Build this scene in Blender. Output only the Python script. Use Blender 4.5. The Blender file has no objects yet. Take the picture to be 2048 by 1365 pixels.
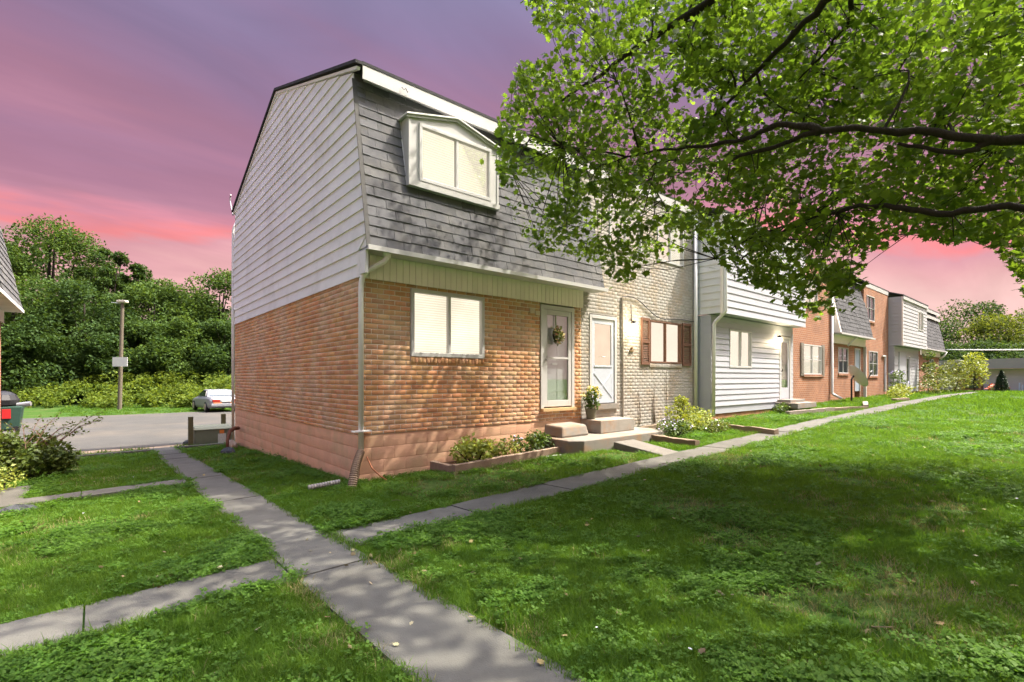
import bpy, math, random
import numpy as np
from mathutils import Vector, Matrix
R = math.radians
rng = np.random.default_rng(7)
random.seed(7)
scene = bpy.context.scene
COL = scene.collection

# ------------------------------------------------------------------ camera
EYE = Vector((-3.145, -7.392, 1.63))
cam_d = bpy.data.cameras.new('camera')
cam_d.sensor_width = 36.0
cam_d.lens = 982 / 2048 * 36
cam_d.shift_y = 0.0364
cam_d.clip_start = 0.05
cam_d.clip_end = 2000
cam = bpy.data.objects.new('camera', cam_d)
cam.location = EYE
cam.rotation_euler = (R(90), 0, R(-40.35))
COL.objects.link(cam)
scene.camera = cam

# ------------------------------------------------------------------ sky, sun, exposure
SUN = Vector((0.37, -0.21, 0.70)).normalized()
EXPO = 2.85
world = bpy.data.worlds.new('World')
scene.world = world
world.use_nodes = True
wn, wl = world.node_tree.nodes, world.node_tree.links
wn.clear()
BG = 0.15


EM = 0.5 ** EXPO      # what a surface must give off to read as 1.0 in the picture


def lin(c):
    c = c / 255.0
    return c / 12.92 if c <= 0.04045 else ((c + 0.055) / 1.055) ** 2.4


def N(nodes, t, **kw):
    n = nodes.new(t)
    for k, v in kw.items():
        setattr(n, k, v)
    return n


def ramp(nodes, stops, interp='LINEAR'):
    r = nodes.new('ShaderNodeValToRGB')
    r.color_ramp.interpolation = interp
    el = r.color_ramp.elements
    while len(el) < len(stops):
        el.new(0.5)
    for e, (p, c) in zip(el, stops):
        e.position = p
        e.color = (c[0], c[1], c[2], 1)
    return r


def math_node(nodes, links, op, a, b=None, clamp=False):
    m = nodes.new('ShaderNodeMath')
    m.operation = op
    m.use_clamp = clamp
    for i, v in enumerate((a, b)):
        if v is None:
            continue
        if isinstance(v, (int, float)):
            m.inputs[i].default_value = v
        else:
            links.new(v, m.inputs[i])
    return m.outputs[0]


def build_sky():
    out = wn.new('ShaderNodeOutputWorld')
    bg = wn.new('ShaderNodeBackground')
    bg.inputs[1].default_value = BG
    sky = wn.new('ShaderNodeTexSky')
    sky.sky_type = 'NISHITA'
    sky.sun_disc = False
    sky.sun_elevation = math.asin(SUN.z)
    sky.sun_rotation = math.atan2(SUN.x, SUN.y)
    sky.air_density = 1.0
    sky.dust_density = 5.0
    tc = wn.new('ShaderNodeTexCoord')
    sep = wn.new('ShaderNodeSeparateXYZ')
    wl.new(tc.outputs['Generated'], sep.inputs[0])
    z = math_node(wn, wl, 'MAXIMUM', sep.outputs[2], 0.0)
    # flat cloud deck: direction projected on a plane above
    den = math_node(wn, wl, 'ADD', z, 0.22)
    px = math_node(wn, wl, 'DIVIDE', sep.outputs[0], den)
    py = math_node(wn, wl, 'DIVIDE', sep.outputs[1], den)
    comb = wn.new('ShaderNodeCombineXYZ')
    wl.new(px, comb.inputs[0])
    wl.new(py, comb.inputs[1])
    mp = wn.new('ShaderNodeMapping')
    mp.inputs['Rotation'].default_value = (0, 0, R(-22))
    mp.inputs['Scale'].default_value = (0.55, 1.7, 1)
    wl.new(comb.outputs[0], mp.inputs[0])
    nz = N(wn, 'ShaderNodeTexNoise')
    nz.inputs['Scale'].default_value = 1.15
    nz.inputs['Detail'].default_value = 7
    nz.inputs['Roughness'].default_value = 0.52
    nz.inputs['Distortion'].default_value = 0.6
    wl.new(mp.outputs[0], nz.inputs['Vector'])
    n0 = math_node(wn, wl, 'SUBTRACT', nz.outputs[0], 0.5)
    n0 = math_node(wn, wl, 'MULTIPLY', n0, math_node(wn, wl, 'MULTIPLY', z, 3.2, True))
    zz = math_node(wn, wl, 'MULTIPLY_ADD', n0, 0.36)
    wl.new(z, zz.node.inputs[2])
    k = 0.5 ** EXPO / BG
    stops = [(0.0, (253, 214, 205)), (0.13, (253, 205, 200)), (0.175, (240, 182, 184)), (0.212, (226, 164, 174)), (0.236, (250, 148, 152)), (0.268, (222, 148, 166)),
             (0.31, (192, 138, 160)), (0.37, (176, 128, 153)), (0.44, (163, 126, 156)), (0.52, (150, 130, 166)), (0.60, (142, 137, 174)), (1.0, (152, 160, 198))]
    rp = ramp(wn, [(p, (lin(a), lin(b), lin(c))) for p, (a, b, c) in stops])
    wl.new(zz, rp.inputs[0])
    sc = wn.new('ShaderNodeVectorMath')
    sc.operation = 'SCALE'
    # paler and duskier streaks in the deck
    mp2 = wn.new('ShaderNodeMapping')
    mp2.inputs['Rotation'].default_value = (0, 0, R(-35))
    mp2.inputs['Scale'].default_value = (0.8, 2.2, 1)
    wl.new(comb.outputs[0], mp2.inputs[0])
    n3 = N(wn, 'ShaderNodeTexNoise')
    n3.inputs['Scale'].default_value = 1.6
    n3.inputs['Detail'].default_value = 6
    n3.inputs['Roughness'].default_value = 0.5
    n3.inputs['Distortion'].default_value = 0.8
    wl.new(mp2.outputs[0], n3.inputs['Vector'])
    st_ = math_node(wn, wl, 'MULTIPLY_ADD', n3.outputs[0], 0.5 * k)
    st_.node.inputs[2].default_value = 0.76 * k
    wl.new(st_, sc.inputs['Scale'])
    wl.new(rp.outputs[0], sc.inputs[0])
    # the pink cloud deck thins out overhead and lets the daylight sky through
    mr = wn.new('ShaderNodeMapRange')
    mr.inputs[1].default_value = 0.62
    mr.inputs[2].default_value = 0.80
    mr.inputs[3].default_value = 1.0
    mr.inputs[4].default_value = 0.08
    wl.new(zz, mr.inputs[0])
    mix = wn.new('ShaderNodeMix')
    mix.data_type = 'RGBA'
    wl.new(mr.outputs[0], mix.inputs[0])
    wl.new(sky.outputs[0], mix.inputs[6])
    wl.new(sc.outputs[0], mix.inputs[7])
    wl.new(mix.outputs[2], bg.inputs[0])
    wl.new(bg.outputs[0], out.inputs[0])


build_sky()
sun_d = bpy.data.lights.new('sun', 'SUN')
sun_d.energy = 1.4
sun_d.angle = R(0.6)
sun_d.color = (1.0, 0.93, 0.80)
sun = bpy.data.objects.new('sun', sun_d)
sun.rotation_euler = SUN.to_track_quat('Z', 'Y').to_euler()
sun.location = (10, -12, 20)
COL.objects.link(sun)
vs = scene.view_settings
vs.view_transform = 'Standard'
vs.look = 'None'
vs.exposure = EXPO
vs.gamma = 1.0
vs.use_curve_mapping = False
scene.cycles.max_bounces = 8
scene.cycles.diffuse_bounces = 4
scene.cycles.transparent_max_bounces = 8
scene.cycles.use_denoising = True
scene.cycles.sample_clamp_indirect = 6.0

# ------------------------------------------------------------------ projection helpers (to lay the place out)
VD = (math.sin(R(40.35)), math.cos(R(40.35)))
RD = (VD[1], -VD[0])


def at(px, py, depth):
    lat = (px - 1024) / 982 * depth
    return Vector((EYE.x + depth * VD[0] + lat * RD[0], EYE.y + depth * VD[1] + lat * RD[1], EYE.z + (757 - py) / 982 * depth))


def proj(p):
    dx, dy = p[..., 0] - EYE.x, p[..., 1] - EYE.y
    dep = dx * VD[0] + dy * VD[1]
    lat = dx * RD[0] + dy * RD[1]
    d = np.where(dep < 0.05, 0.05, dep)
    return 1024 + 982 * lat / d, 757 - 982 * (p[..., 2] - EYE.z) / d, dep


def zg(x, y):
    """height of the ground"""
    gx = np.interp(x, [-60, -10, 0, 6, 12, 21, 30, 40, 60, 300], [-.35, -.2, 0, .2, .43, .62, .72, .72, .6, .5])
    yy = np.clip(y, -9, 10)
    fx = np.interp(x, [0, 5, 14], [1, .8, .25])
    fy = np.interp(y, [6, 11], [1, 0])
    return gx * fy - .05 * (1 - fy) - .0357 * yy * (fx * fy + (1 - fy))


# ------------------------------------------------------------------ mesh helpers
def link(o, parent=None):
    COL.objects.link(o)
    if parent is not None:
        o.parent = parent
        o.matrix_parent_inverse = parent.matrix_basis.inverted()
    return o


def tag(o, label=None, cat=None, group=None, kind=None):
    if label: o['label'] = label
    if cat: o['category'] = cat
    if group: o['group'] = group
    if kind: o['kind'] = kind
    return o


def thing(name, loc, label, cat, group=None):
    o = bpy.data.objects.new(name, None)
    o.empty_display_size = 0.2
    o.matrix_basis = Matrix.Translation(Vector(loc))
    link(o)
    return tag(o, label, cat, group)


def structure(name, loc=(0, 0, 0)):
    o = bpy.data.objects.new(name, None)
    o.matrix_basis = Matrix.Translation(Vector(loc))
    link(o)
    o['kind'] = 'structure'
    return o


def np_mesh(name, verts, faces, smooth=False):
    """verts (n,3); faces (m,k) of one polygon size"""
    verts = np.asarray(verts, dtype=np.float32)
    faces = np.asarray(faces, dtype=np.int32)
    me = bpy.data.meshes.new(name)
    k = faces.shape[1]
    me.vertices.add(len(verts))
    me.vertices.foreach_set('co', verts.ravel())
    me.loops.add(faces.size)
    me.loops.foreach_set('vertex_index', faces.ravel())
    me.polygons.add(len(faces))
    me.polygons.foreach_set('loop_start', np.arange(0, faces.size, k, dtype=np.int32))
    me.polygons.foreach_set('loop_total', np.full(len(faces), k, dtype=np.int32))
    if smooth:
        me.polygons.foreach_set('use_smooth', np.ones(len(faces), dtype=bool))
    me.update(calc_edges=True)
    return me


def obj(name, me, mat, parent=None, M4=None):
    o = bpy.data.objects.new(name, me)
    if mat is not None and not me.materials:
        me.materials.append(mat)
    if M4 is not None:
        o.matrix_basis = M4
    return link(o, parent)


BOXF = [(0, 3, 2, 1), (4, 5, 6, 7), (0, 1, 5, 4), (1, 2, 6, 5), (2, 3, 7, 6), (3, 0, 4, 7)]


class MB:
    def __init__(s):
        s.v, s.f = [], []

    def hexa(s, p):
        """8 corners: bottom loop 0-3 counter-clockwise seen from above, top loop 4-7"""
        b = len(s.v)
        s.v += [tuple(q) for q in p]
        s.f += [tuple(b + i for i in q) for q in BOXF]
        return s

    def box(s, x0, x1, y0, y1, z0, z1):
        return s.hexa([(x0, y0, z0), (x1, y0, z0), (x1, y1, z0), (x0, y1, z0), (x0, y0, z1), (x1, y0, z1), (x1, y1, z1), (x0, y1, z1)])

    def rbox(s, c, sx, sy, sz, rz=0.0, rx=0.0, ry=0.0):
        from mathutils import Euler
        m = Euler((rx, ry, rz)).to_matrix()
        pts = []
        for z in (-.5, .5):
            for x, y in ((-.5, -.5), (.5, -.5), (.5, .5), (-.5, .5)):
                pts.append(tuple(Vector(c) + m @ Vector((x * sx, y * sy, z * sz))))
        return s.hexa(pts)

    def prism(s, poly, a0, a1, axis='x'):
        """poly: 2D points; extruded between a0 and a1 along axis. axis x -> (y,z), y -> (x,z), z -> (x,y)"""
        b, n = len(s.v), len(poly)
        for a in (a0, a1):
            for (p, q) in poly:
                s.v.append((a, p, q) if axis == 'x' else (p, a, q) if axis == 'y' else (p, q, a))
        s.f.append(tuple(b + i for i in range(n))[::-1])
        s.f.append(tuple(b + n + i for i in range(n)))
        for i in range(n):
            j = (i + 1) % n
            s.f.append((b + i, b + j, b + n + j, b + n + i))
        return s

    def tube(s, pts, rad, n=8, cap=True):
        pts = [Vector(p) for p in pts]
        if not hasattr(rad, '__len__'):
            rad = [rad] * len(pts)
        b = len(s.v)
        up = None
        for i, p in enumerate(pts):
            d = (pts[min(i + 1, len(pts) - 1)] - pts[max(i - 1, 0)]).normalized()
            if up is None:
                up = d.orthogonal().normalized()
            u = (up - d * up.dot(d))
            u = u.normalized() if u.length > 1e-5 else d.orthogonal().normalized()
            up = u
            w = d.cross(u)
            for k in range(n):
                a = 2 * math.pi * k / n
                s.v.append(tuple(p + (u * math.cos(a) + w * math.sin(a)) * rad[i]))
        for i in range(len(pts) - 1):
            for k in range(n):
                k2 = (k + 1) % n
                s.f.append((b + i * n + k, b + i * n + k2, b + (i + 1) * n + k2, b + (i + 1) * n + k))
        if cap:
            s.f.append(tuple(b + k for k in range(n))[::-1])
            e = b + (len(pts) - 1) * n
            s.f.append(tuple(e + k for k in range(n)))
        return s

    def lathe(s, c, prof, n=16, sx=1, sy=1):
        """prof: (radius, z) pairs"""
        b = len(s.v)
        for (r, z) in prof:
            for k in range(n):
                a = 2 * math.pi * k / n
                s.v.append((c[0] + r * sx * math.cos(a), c[1] + r * sy * math.sin(a), c[2] + z))
        for i in range(len(prof) - 1):
            for k in range(n):
                k2 = (k + 1) % n
                s.f.append((b + i * n + k, b + i * n + k2, b + (i + 1) * n + k2, b + (i + 1) * n + k))
        s.f.append(tuple(b + k for k in range(n))[::-1])
        e = b + (len(prof) - 1) * n
        s.f.append(tuple(e + k for k in range(n)))
        return s

    def build(s, name, mat, parent=None, smooth=False, bevel=0.0):
        me = bpy.data.meshes.new(name)
        me.from_pydata(s.v, [], s.f)
        if smooth:
            me.polygons.foreach_set('use_smooth', np.ones(len(me.polygons), dtype=bool))
        me.update()
        o = obj(name, me, mat, parent)
        if bevel:
            m = o.modifiers.new('bevel', 'BEVEL')
            m.width = bevel
            m.segments = 2
            m.limit_method = 'ANGLE'
        return o


# ------------------------------------------------------------------ materials
MATS = {}


def mat(name, col, rough=0.8, var=0.12, scale=3.0, bump=0.0, bscale=40.0, col2=None, patch=0.0, pscale=1.0, island=0.0,
        spec=0.3, stretch=None, metal=0.0, hue=0.0, detail=6.0):
    """procedural material: base colour broken up by noise, optional patches of col2, per-piece variation, fine bump"""
    if name in MATS:
        return MATS[name]
    m = bpy.data.materials.new(name)
    m.use_nodes = True
    n, l = m.node_tree.nodes, m.node_tree.links
    p = n['Principled BSDF']
    p.inputs['Roughness'].default_value = rough
    p.inputs['Specular IOR Level'].default_value = spec
    p.inputs['Metallic'].default_value = metal
    geo = n.new('ShaderNodeNewGeometry')
    vec = geo.outputs['Position']
    if stretch:
        mp = n.new('ShaderNodeMapping')
        mp.inputs['Scale'].default_value = stretch
        l.new(vec, mp.inputs[0])
        vec = mp.outputs[0]
    nz = n.new('ShaderNodeTexNoise')
    nz.inputs['Scale'].default_value = scale
    nz.inputs['Detail'].default_value = detail
    nz.inputs['Roughness'].default_value = 0.6
    l.new(vec, nz.inputs['Vector'])
    v = math_node(n, l, 'SUBTRACT', nz.outputs[0], 0.5)
    v = math_node(n, l, 'MULTIPLY', v, var * 4)
    if island:
        oi = n.new('ShaderNodeObjectInfo')
        s_ = math_node(n, l, 'ADD', oi.outputs['Random'], geo.outputs['Random Per Island'])
        s_ = math_node(n, l, 'FRACT', s_)
        s1 = math_node(n, l, 'SUBTRACT', s_, 0.5)
        s1 = math_node(n, l, 'MULTIPLY', s1, island * 2)
        v = math_node(n, l, 'ADD', v, s1)
    val = math_node(n, l, 'ADD', v, 1.0)
    hsv = n.new('ShaderNodeHueSaturation')
    l.new(val, hsv.inputs['Value'])
    if col2 is not None:
        n2 = n.new('ShaderNodeTexNoise')
        n2.inputs['Scale'].default_value = pscale
        n2.inputs['Detail'].default_value = 7
        n2.inputs['Roughness'].default_value = 0.65
        l.new(geo.outputs['Position'], n2.inputs['Vector'])
        lo = 0.62 - 0.3 * patch
        rp = ramp(n, [(max(0, lo - .07), (0, 0, 0)), (min(1, lo + .09), (1, 1, 1))])
        l.new(n2.outputs[0], rp.inputs[0])
        mx = n.new('ShaderNodeMix')
        mx.data_type = 'RGBA'
        l.new(rp.outputs[0], mx.inputs[0])
        mx.inputs[6].default_value = (*col, 1)
        mx.inputs[7].default_value = (*col2, 1)
        l.new(mx.outputs[2], hsv.inputs['Color'])
    else:
        hsv.inputs['Color'].default_value = (*col, 1)
    if hue and island:
        h = math_node(n, l, 'MULTIPLY', math_node(n, l, 'SUBTRACT', math_node(n, l, 'FRACT', math_node(n, l, 'MULTIPLY', s_, 7.3)), 0.5), hue)
        h = math_node(n, l, 'ADD', h, 0.5)
        l.new(h, hsv.inputs['Hue'])
    l.new(hsv.outputs[0], p.inputs['Base Color'])
    if bump:
        nb = n.new('ShaderNodeTexNoise')
        nb.inputs['Scale'].default_value = bscale
        nb.inputs['Detail'].default_value = 5
        l.new(vec, nb.inputs['Vector'])
        bp = n.new('ShaderNodeBump')
        bp.inputs['Strength'].default_value = bump
        bp.inputs['Distance'].default_value = 0.02
        l.new(nb.outputs[0], bp.inputs['Height'])
        l.new(bp.outputs[0], p.inputs['Normal'])
    MATS[name] = m
    return m


def leaf_mat(name, c1, c2, trans=0.45, pos_scale=1.2, rough=0.5, tcol=None, spec=.3):
    m = bpy.data.materials.new(name)
    m.use_nodes = True
    n, l = m.node_tree.nodes, m.node_tree.links
    p = n['Principled BSDF']
    p.inputs['Roughness'].default_value = rough
    p.inputs['Specular IOR Level'].default_value = spec
    geo = n.new('ShaderNodeNewGeometry')
    nz = n.new('ShaderNodeTexNoise')
    nz.inputs['Scale'].default_value = pos_scale
    nz.inputs['Detail'].default_value = 3
    l.new(geo.outputs['Position'], nz.inputs['Vector'])
    oi = n.new('ShaderNodeObjectInfo')
    isl = math_node(n, l, 'FRACT', math_node(n, l, 'ADD', oi.outputs['Random'], geo.outputs['Random Per Island']))
    a = math_node(n, l, 'MULTIPLY', nz.outputs[0], 1.1)
    b = math_node(n, l, 'MULTIPLY_ADD', isl, 0.55)
    l.new(a, b.node.inputs[2])
    f = math_node(n, l, 'SUBTRACT', b, 0.32, True)
    mx = n.new('ShaderNodeMix')
    mx.data_type = 'RGBA'
    l.new(f, mx.inputs[0])
    mx.inputs[6].default_value = (*c1, 1)
    mx.inputs[7].default_value = (*c2, 1)
    l.new(mx.outputs[2], p.inputs['Base Color'])
    tr = n.new('ShaderNodeBsdfTranslucent')
    tm = n.new('ShaderNodeMix')
    tm.data_type = 'RGBA'
    tm.blend_type = 'MULTIPLY'
    tm.inputs[0].default_value = 1.0
    l.new(mx.outputs[2], tm.inputs[6])
    tm.inputs[7].default_value = (*(tcol or (1.9, 1.7, 0.8)), 1)
    l.new(tm.outputs[2], tr.inputs[0])
    ms = n.new('ShaderNodeMixShader')
    ms.inputs[0].default_value = trans
    l.new(p.outputs[0], ms.inputs[1])
    l.new(tr.outputs[0], ms.inputs[2])
    l.new(ms.outputs[0], n['Material Output'].inputs[0])
    return m


def emit_mat(name, col, strength, var=0.15, scale=2.0):
    m = bpy.data.materials.new(name)
    m.use_nodes = True
    n, l = m.node_tree.nodes, m.node_tree.links
    n.remove(n['Principled BSDF'])
    e = n.new('ShaderNodeEmission')
    geo = n.new('ShaderNodeNewGeometry')
    nz = n.new('ShaderNodeTexNoise')
    nz.inputs['Scale'].default_value = scale
    nz.inputs['Detail'].default_value = 3
    l.new(geo.outputs['Position'], nz.inputs['Vector'])
    s = math_node(n, l, 'MULTIPLY_ADD', math_node(n, l, 'SUBTRACT', nz.outputs[0], 0.5), 2 * var * strength)
    s.node.inputs[2].default_value = strength
    l.new(s, e.inputs[1])
    e.inputs[0].default_value = (*col, 1)
    l.new(e.outputs[0], n['Material Output'].inputs[0])
    return m


def glass_mat(name, tint=(1, 1, 1), gloss=0.03, rough=0.03):
    m = bpy.data.materials.new(name)
    m.use_nodes = True
    n, l = m.node_tree.nodes, m.node_tree.links
    n.remove(n['Principled BSDF'])
    t = n.new('ShaderNodeBsdfTransparent')
    t.inputs[0].default_value = (*tint, 1)
    g = n.new('ShaderNodeBsdfGlossy')
    g.inputs['Roughness'].default_value = rough
    fr = n.new('ShaderNodeFresnel')
    fr.inputs[0].default_value = 1.5
    f = math_node(n, l, 'MULTIPLY_ADD', fr.outputs[0], 0.35, True)
    f.node.inputs[2].default_value = gloss
    ms = n.new('ShaderNodeMixShader')
    l.new(f, ms.inputs[0])
    l.new(t.outputs[0], ms.inputs[1])
    l.new(g.outputs[0], ms.inputs[2])
    l.new(ms.outputs[0], n['Material Output'].inputs[0])
    return m


def brick_tex_mat(name, c1, c2, mortar, axis='x', bw=0.203, bh=0.0813):
    """brickwork too far off to build brick by brick"""
    m = bpy.data.materials.new(name)
    m.use_nodes = True
    n, l = m.node_tree.nodes, m.node_tree.links
    p = n['Principled BSDF']
    p.inputs['Roughness'].default_value = 0.9
    geo = n.new('ShaderNodeNewGeometry')
    sp = n.new('ShaderNodeSeparateXYZ')
    l.new(geo.outputs['Position'], sp.inputs[0])
    s = math_node(n, l, 'ADD', sp.outputs[0], sp.outputs[1])
    cb = n.new('ShaderNodeCombineXYZ')
    l.new(s, cb.inputs[0])
    l.new(sp.outputs[2], cb.inputs[1])
    b = n.new('ShaderNodeTexBrick')
    b.inputs['Scale'].default_value = 1.0
    b.inputs['Brick Width'].default_value = bw
    b.inputs['Row Height'].default_value = bh
    b.inputs['Mortar Size'].default_value = 0.006
    b.inputs['Color1'].default_value = (*c1, 1)
    b.inputs['Color2'].default_value = (*c2, 1)
    b.inputs['Mortar'].default_value = (*mortar, 1)
    l.new(cb.outputs[0], b.inputs['Vector'])
    nz = n.new('ShaderNodeTexNoise')
    nz.inputs['Scale'].default_value = 1.3
    nz.inputs['Detail'].default_value = 6
    l.new(geo.outputs['Position'], nz.inputs['Vector'])
    hsv = n.new('ShaderNodeHueSaturation')
    l.new(b.outputs[0], hsv.inputs['Color'])
    l.new(math_node(n, l, 'ADD', nz.outputs[0], 0.5), hsv.inputs['Value'])
    l.new(hsv.outputs[0], p.inputs['Base Color'])
    bp = n.new('ShaderNodeBump')
    bp.inputs['Strength'].default_value = 0.5
    bp.inputs['Distance'].default_value = 0.01
    bp.invert = True
    l.new(b.outputs['Fac'], bp.inputs['Height'])
    l.new(bp.outputs[0], p.inputs['Normal'])
    return m


m_brick = mat('orange_brick', (.50, .245, .108), .88, .10, 9, .35, 90, island=.18, hue=.02, col2=(.50, .325, .20), patch=.4, pscale=1.1)
m_mortar = mat('mortar', (.66, .60, .53), .95, .10, 6, .3, 120)
m_block = mat('pink_painted_block', (.62, .365, .235), .85, .08, 4, .2, 70, island=.04, col2=(.52, .35, .215), patch=.22, pscale=1.6)
m_siding = mat('cream_siding', (.71, .705, .70), .85, .05, 1.6, 0, 60, island=.035, col2=(.61, .60, .585), patch=.12, pscale=.9, stretch=(1, 1, 3), spec=.1)
m_white = mat('white_trim', (.47, .465, .455), .5, .05, 5, .03, 60)
m_frieze = mat('cream_board', (.80, .73, .66), .6, .05, 4, .05, 50, island=.04)
m_shingle = mat('grey_shingle', (.098, .099, .105), .95, .13, 14, .5, 150, island=.20, col2=(.125, .123, .12), patch=.3, pscale=2.5)
m_dark = mat('dark_roofing', (.035, .034, .036), .9, .2, 10, .3, 80)
m_felt = mat('roof_felt', (.08, .078, .075), .95, .2, 10)
m_concrete = mat('concrete', (.106, .102, .088), .9, .17, 3.0, .35, 130, island=.07, col2=(.085, .081, .069), patch=.35, pscale=1.1)
m_stoop = mat('stoop_concrete', (.215, .20, .175), .9, .14, 5, .3, 90, col2=(.23, .165, .11), patch=.28, pscale=2.5)
m_asphalt = mat('asphalt', (.064, .062, .057), .95, .14, 1.2, .3, 90, col2=(.085, .076, .064), patch=.3, pscale=.25)
m_soil = mat('soil', (.13, .075, .04), 1.0, .2, 8, .6, 60)
m_wood = mat('weathered_timber', (.20, .15, .105), .9, .2, 12, .4, 60, stretch=(1, 1, 8))
m_downspout = mat('downspout_paint', (.70, .69, .67), .4, .05, 8, .02, 60, spec=.5)
m_steel = mat('dull_metal', (.35, .35, .35), .45, .08, 12, metal=.6)
m_black = mat('black_plastic', (.02, .02, .022), .45, .1, 10)
m_glow = emit_mat('lit_room', (1.0, .89, .68), 1.4 * EM, .4, 1.1)
m_glow2 = emit_mat('lit_room_bright', (1.0, .90, .70), 1.35 * EM, .14, 1.2)
m_glass = glass_mat('window_glass')
m_darkglass = mat('dark_glass', (.02, .026, .03), .06, .2, 2, spec=.9)
m_blind = emit_mat('lit_blind', (1.0, .88, .66), 1.04 * EM, .38, 1.1)  # slats glow themselves in place of light from the room
m_paintbrick = mat('painted_brick', (.335, .315, .28), .8, .08, 5, .3, 80, island=.06, col2=(.33, .27, .20), patch=.30, pscale=1.4)
m_paintmortar = mat('painted_mortar', (.285, .267, .238), .9, .08, 5, .2, 90)
m_whitesiding = mat('white_siding', (.40, .41, .445), .5, .04, 2, .03, 60, island=.03)
m_greysiding = mat('grey_siding', (.40, .405, .42), .55, .05, 2, .03, 60, island=.03)
m_farbrick = brick_tex_mat('far_brick', (.31, .125, .055), (.25, .095, .045), (.36, .29, .22))
m_farwall = mat('pale_wall', (.42, .40, .40), .8, .05, 1.2)
m_bark = mat('bark', (.024, .019, .014), .95, .3, 18, 1.0, 38, stretch=(1, 1, .4))
m_shutter = mat('brown_shutter', (.15, .075, .048), .7, .12, 12, .1, 50)
# ================================================================== GROUND
def lawn_material():
    m = bpy.data.materials.new('lawn_turf')
    m.use_nodes = True
    n, l = m.node_tree.nodes, m.node_tree.links
    p = n['Principled BSDF']
    p.inputs['Roughness'].default_value = 1.0
    p.inputs['Specular IOR Level'].default_value = 0.1
    geo = n.new('ShaderNodeNewGeometry')
    a = n.new('ShaderNodeTexNoise')
    a.inputs['Scale'].default_value = 0.55
    a.inputs['Detail'].default_value = 7
    a.inputs['Roughness'].default_value = 0.62
    l.new(geo.outputs['Position'], a.inputs['Vector'])
    r1 = ramp(n, [(.30, (.028, .068, .010)), (.5, (.040, .088, .013)), (.62, (.062, .095, .022)), (.74, (.11, .095, .045))])  # colours darkened in place of the self-shadow that blades would give
    l.new(a.outputs[0], r1.inputs[0])
    b = n.new('ShaderNodeTexNoise')
    b.inputs['Scale'].default_value = 22
    b.inputs['Detail'].default_value = 6
    l.new(geo.outputs['Position'], b.inputs['Vector'])
    hsv = n.new('ShaderNodeHueSaturation')
    l.new(r1.outputs[0], hsv.inputs['Color'])
    l.new(math_node(n, l, 'ADD', b.outputs[0], 0.4), hsv.inputs['Value'])
    l.new(hsv.outputs[0], p.inputs['Base Color'])
    bp = n.new('ShaderNodeBump')
    bp.inputs['Strength'].default_value = 0.6
    bp.inputs['Distance'].default_value = 0.03
    l.new(b.outputs[0], bp.inputs['Height'])
    l.new(bp.outputs[0], p.inputs['Normal'])
    return m


m_lawn = lawn_material()


def axis_grid(lo, hi, fine_lo, fine_hi, step, grow=1.25):
    a = list(np.arange(fine_lo, fine_hi, step))
    s, x = step, fine_hi
    while x < hi:
        a.append(x); s *= grow; x += s
    a.append(hi)
    s, x = step, fine_lo
    pre = []
    while x > lo:
        s *= grow; x -= s; pre.append(max(x, lo))
    return np.array(pre[::-1] + a)


def sheet(xs, ys, dz=0.0):
    X, Y = np.meshgrid(xs, ys, indexing='ij')
    V = np.stack([X, Y, zg(X, Y) + dz], -1).reshape(-1, 3)
    ny = len(ys)
    i, j = np.meshgrid(np.arange(len(xs) - 1), np.arange(ny - 1), indexing='ij')
    a = (i * ny + j).ravel()
    return V, np.stack([a, a + ny, a + ny + 1, a + 1], -1)


V, F = sheet(axis_grid(-300, 400, -14, 45, .5), axis_grid(-300, 400, -14, 32, .5))
o = obj('lawn', np_mesh('lawn', V, F, True), m_lawn)
o['kind'] = 'structure'
# the car park behind the row
V, F = sheet(np.linspace(-40, 40, 81), np.linspace(10.6, 27.2, 18), .022)
k = np.random.default_rng(3)
V[:, 1] += np.where((V[:, 1] < 10.7) | (V[:, 1] > 27), k.normal(0, .10, len(V)), 0)
o = obj('road', np_mesh('road', V, F, True), m_asphalt)
o['kind'] = 'structure'
tp = at(130, 872, 19)
V = [(tp.x + 1.5 * math.cos(a) * (1 + .2 * math.sin(3 * a)), tp.y + .16 * math.sin(a) + .25 * math.cos(a), float(zg(tp.x, 15)) + .027) for a in np.linspace(0, 6.283, 24, endpoint=False)]
me = bpy.data.meshes.new('tar_patch')
me.from_pydata(V, [], [tuple(range(24))])
obj('tar_patch', me, m_felt, o)
# bare earth strip between car park and grass
V, F = sheet(np.linspace(-40, 12, 60), np.linspace(10.15, 10.9, 3), .012)
V[:, 1] += k.normal(0, .05, len(V))
o = obj('dirt_verge', np_mesh('dirt_verge', V, F, True), mat('sandy_dirt', (.33, .25, .17), 1, .15, 4, .4, 60))
o['kind'] = 'structure'

PATHS = []          # rectangles the grass keeps clear of


def slab_mesh(x0, x1, y0, y1, th=.12, rise=.022, tilt=0.0):
    nx, ny = max(2, int((x1 - x0) / .25) + 1), max(2, int((y1 - y0) / .25) + 1)
    xs, ys = np.linspace(x0, x1, nx), np.linspace(y0, y1, ny)
    V, F = sheet(xs, ys, rise)
    V[:, 2] += tilt
    V, F = list(map(tuple, V)), list(map(tuple, F))
    # skirt
    idx = lambda i, j: i * ny + j
    rim = [idx(i, 0) for i in range(nx)] + [idx(nx - 1, j) for j in range(1, ny)] + [idx(i, ny - 1) for i in range(nx - 2, -1, -1)] + [idx(0, j) for j in range(ny - 2, 0, -1)]
    b = len(V)
    V += [(V[r][0], V[r][1], V[r][2] - th) for r in rim]
    for q in range(len(rim)):
        q2 = (q + 1) % len(rim)
        F.append((rim[q2], rim[q], b + q, b + q2))
    return V, F


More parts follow.
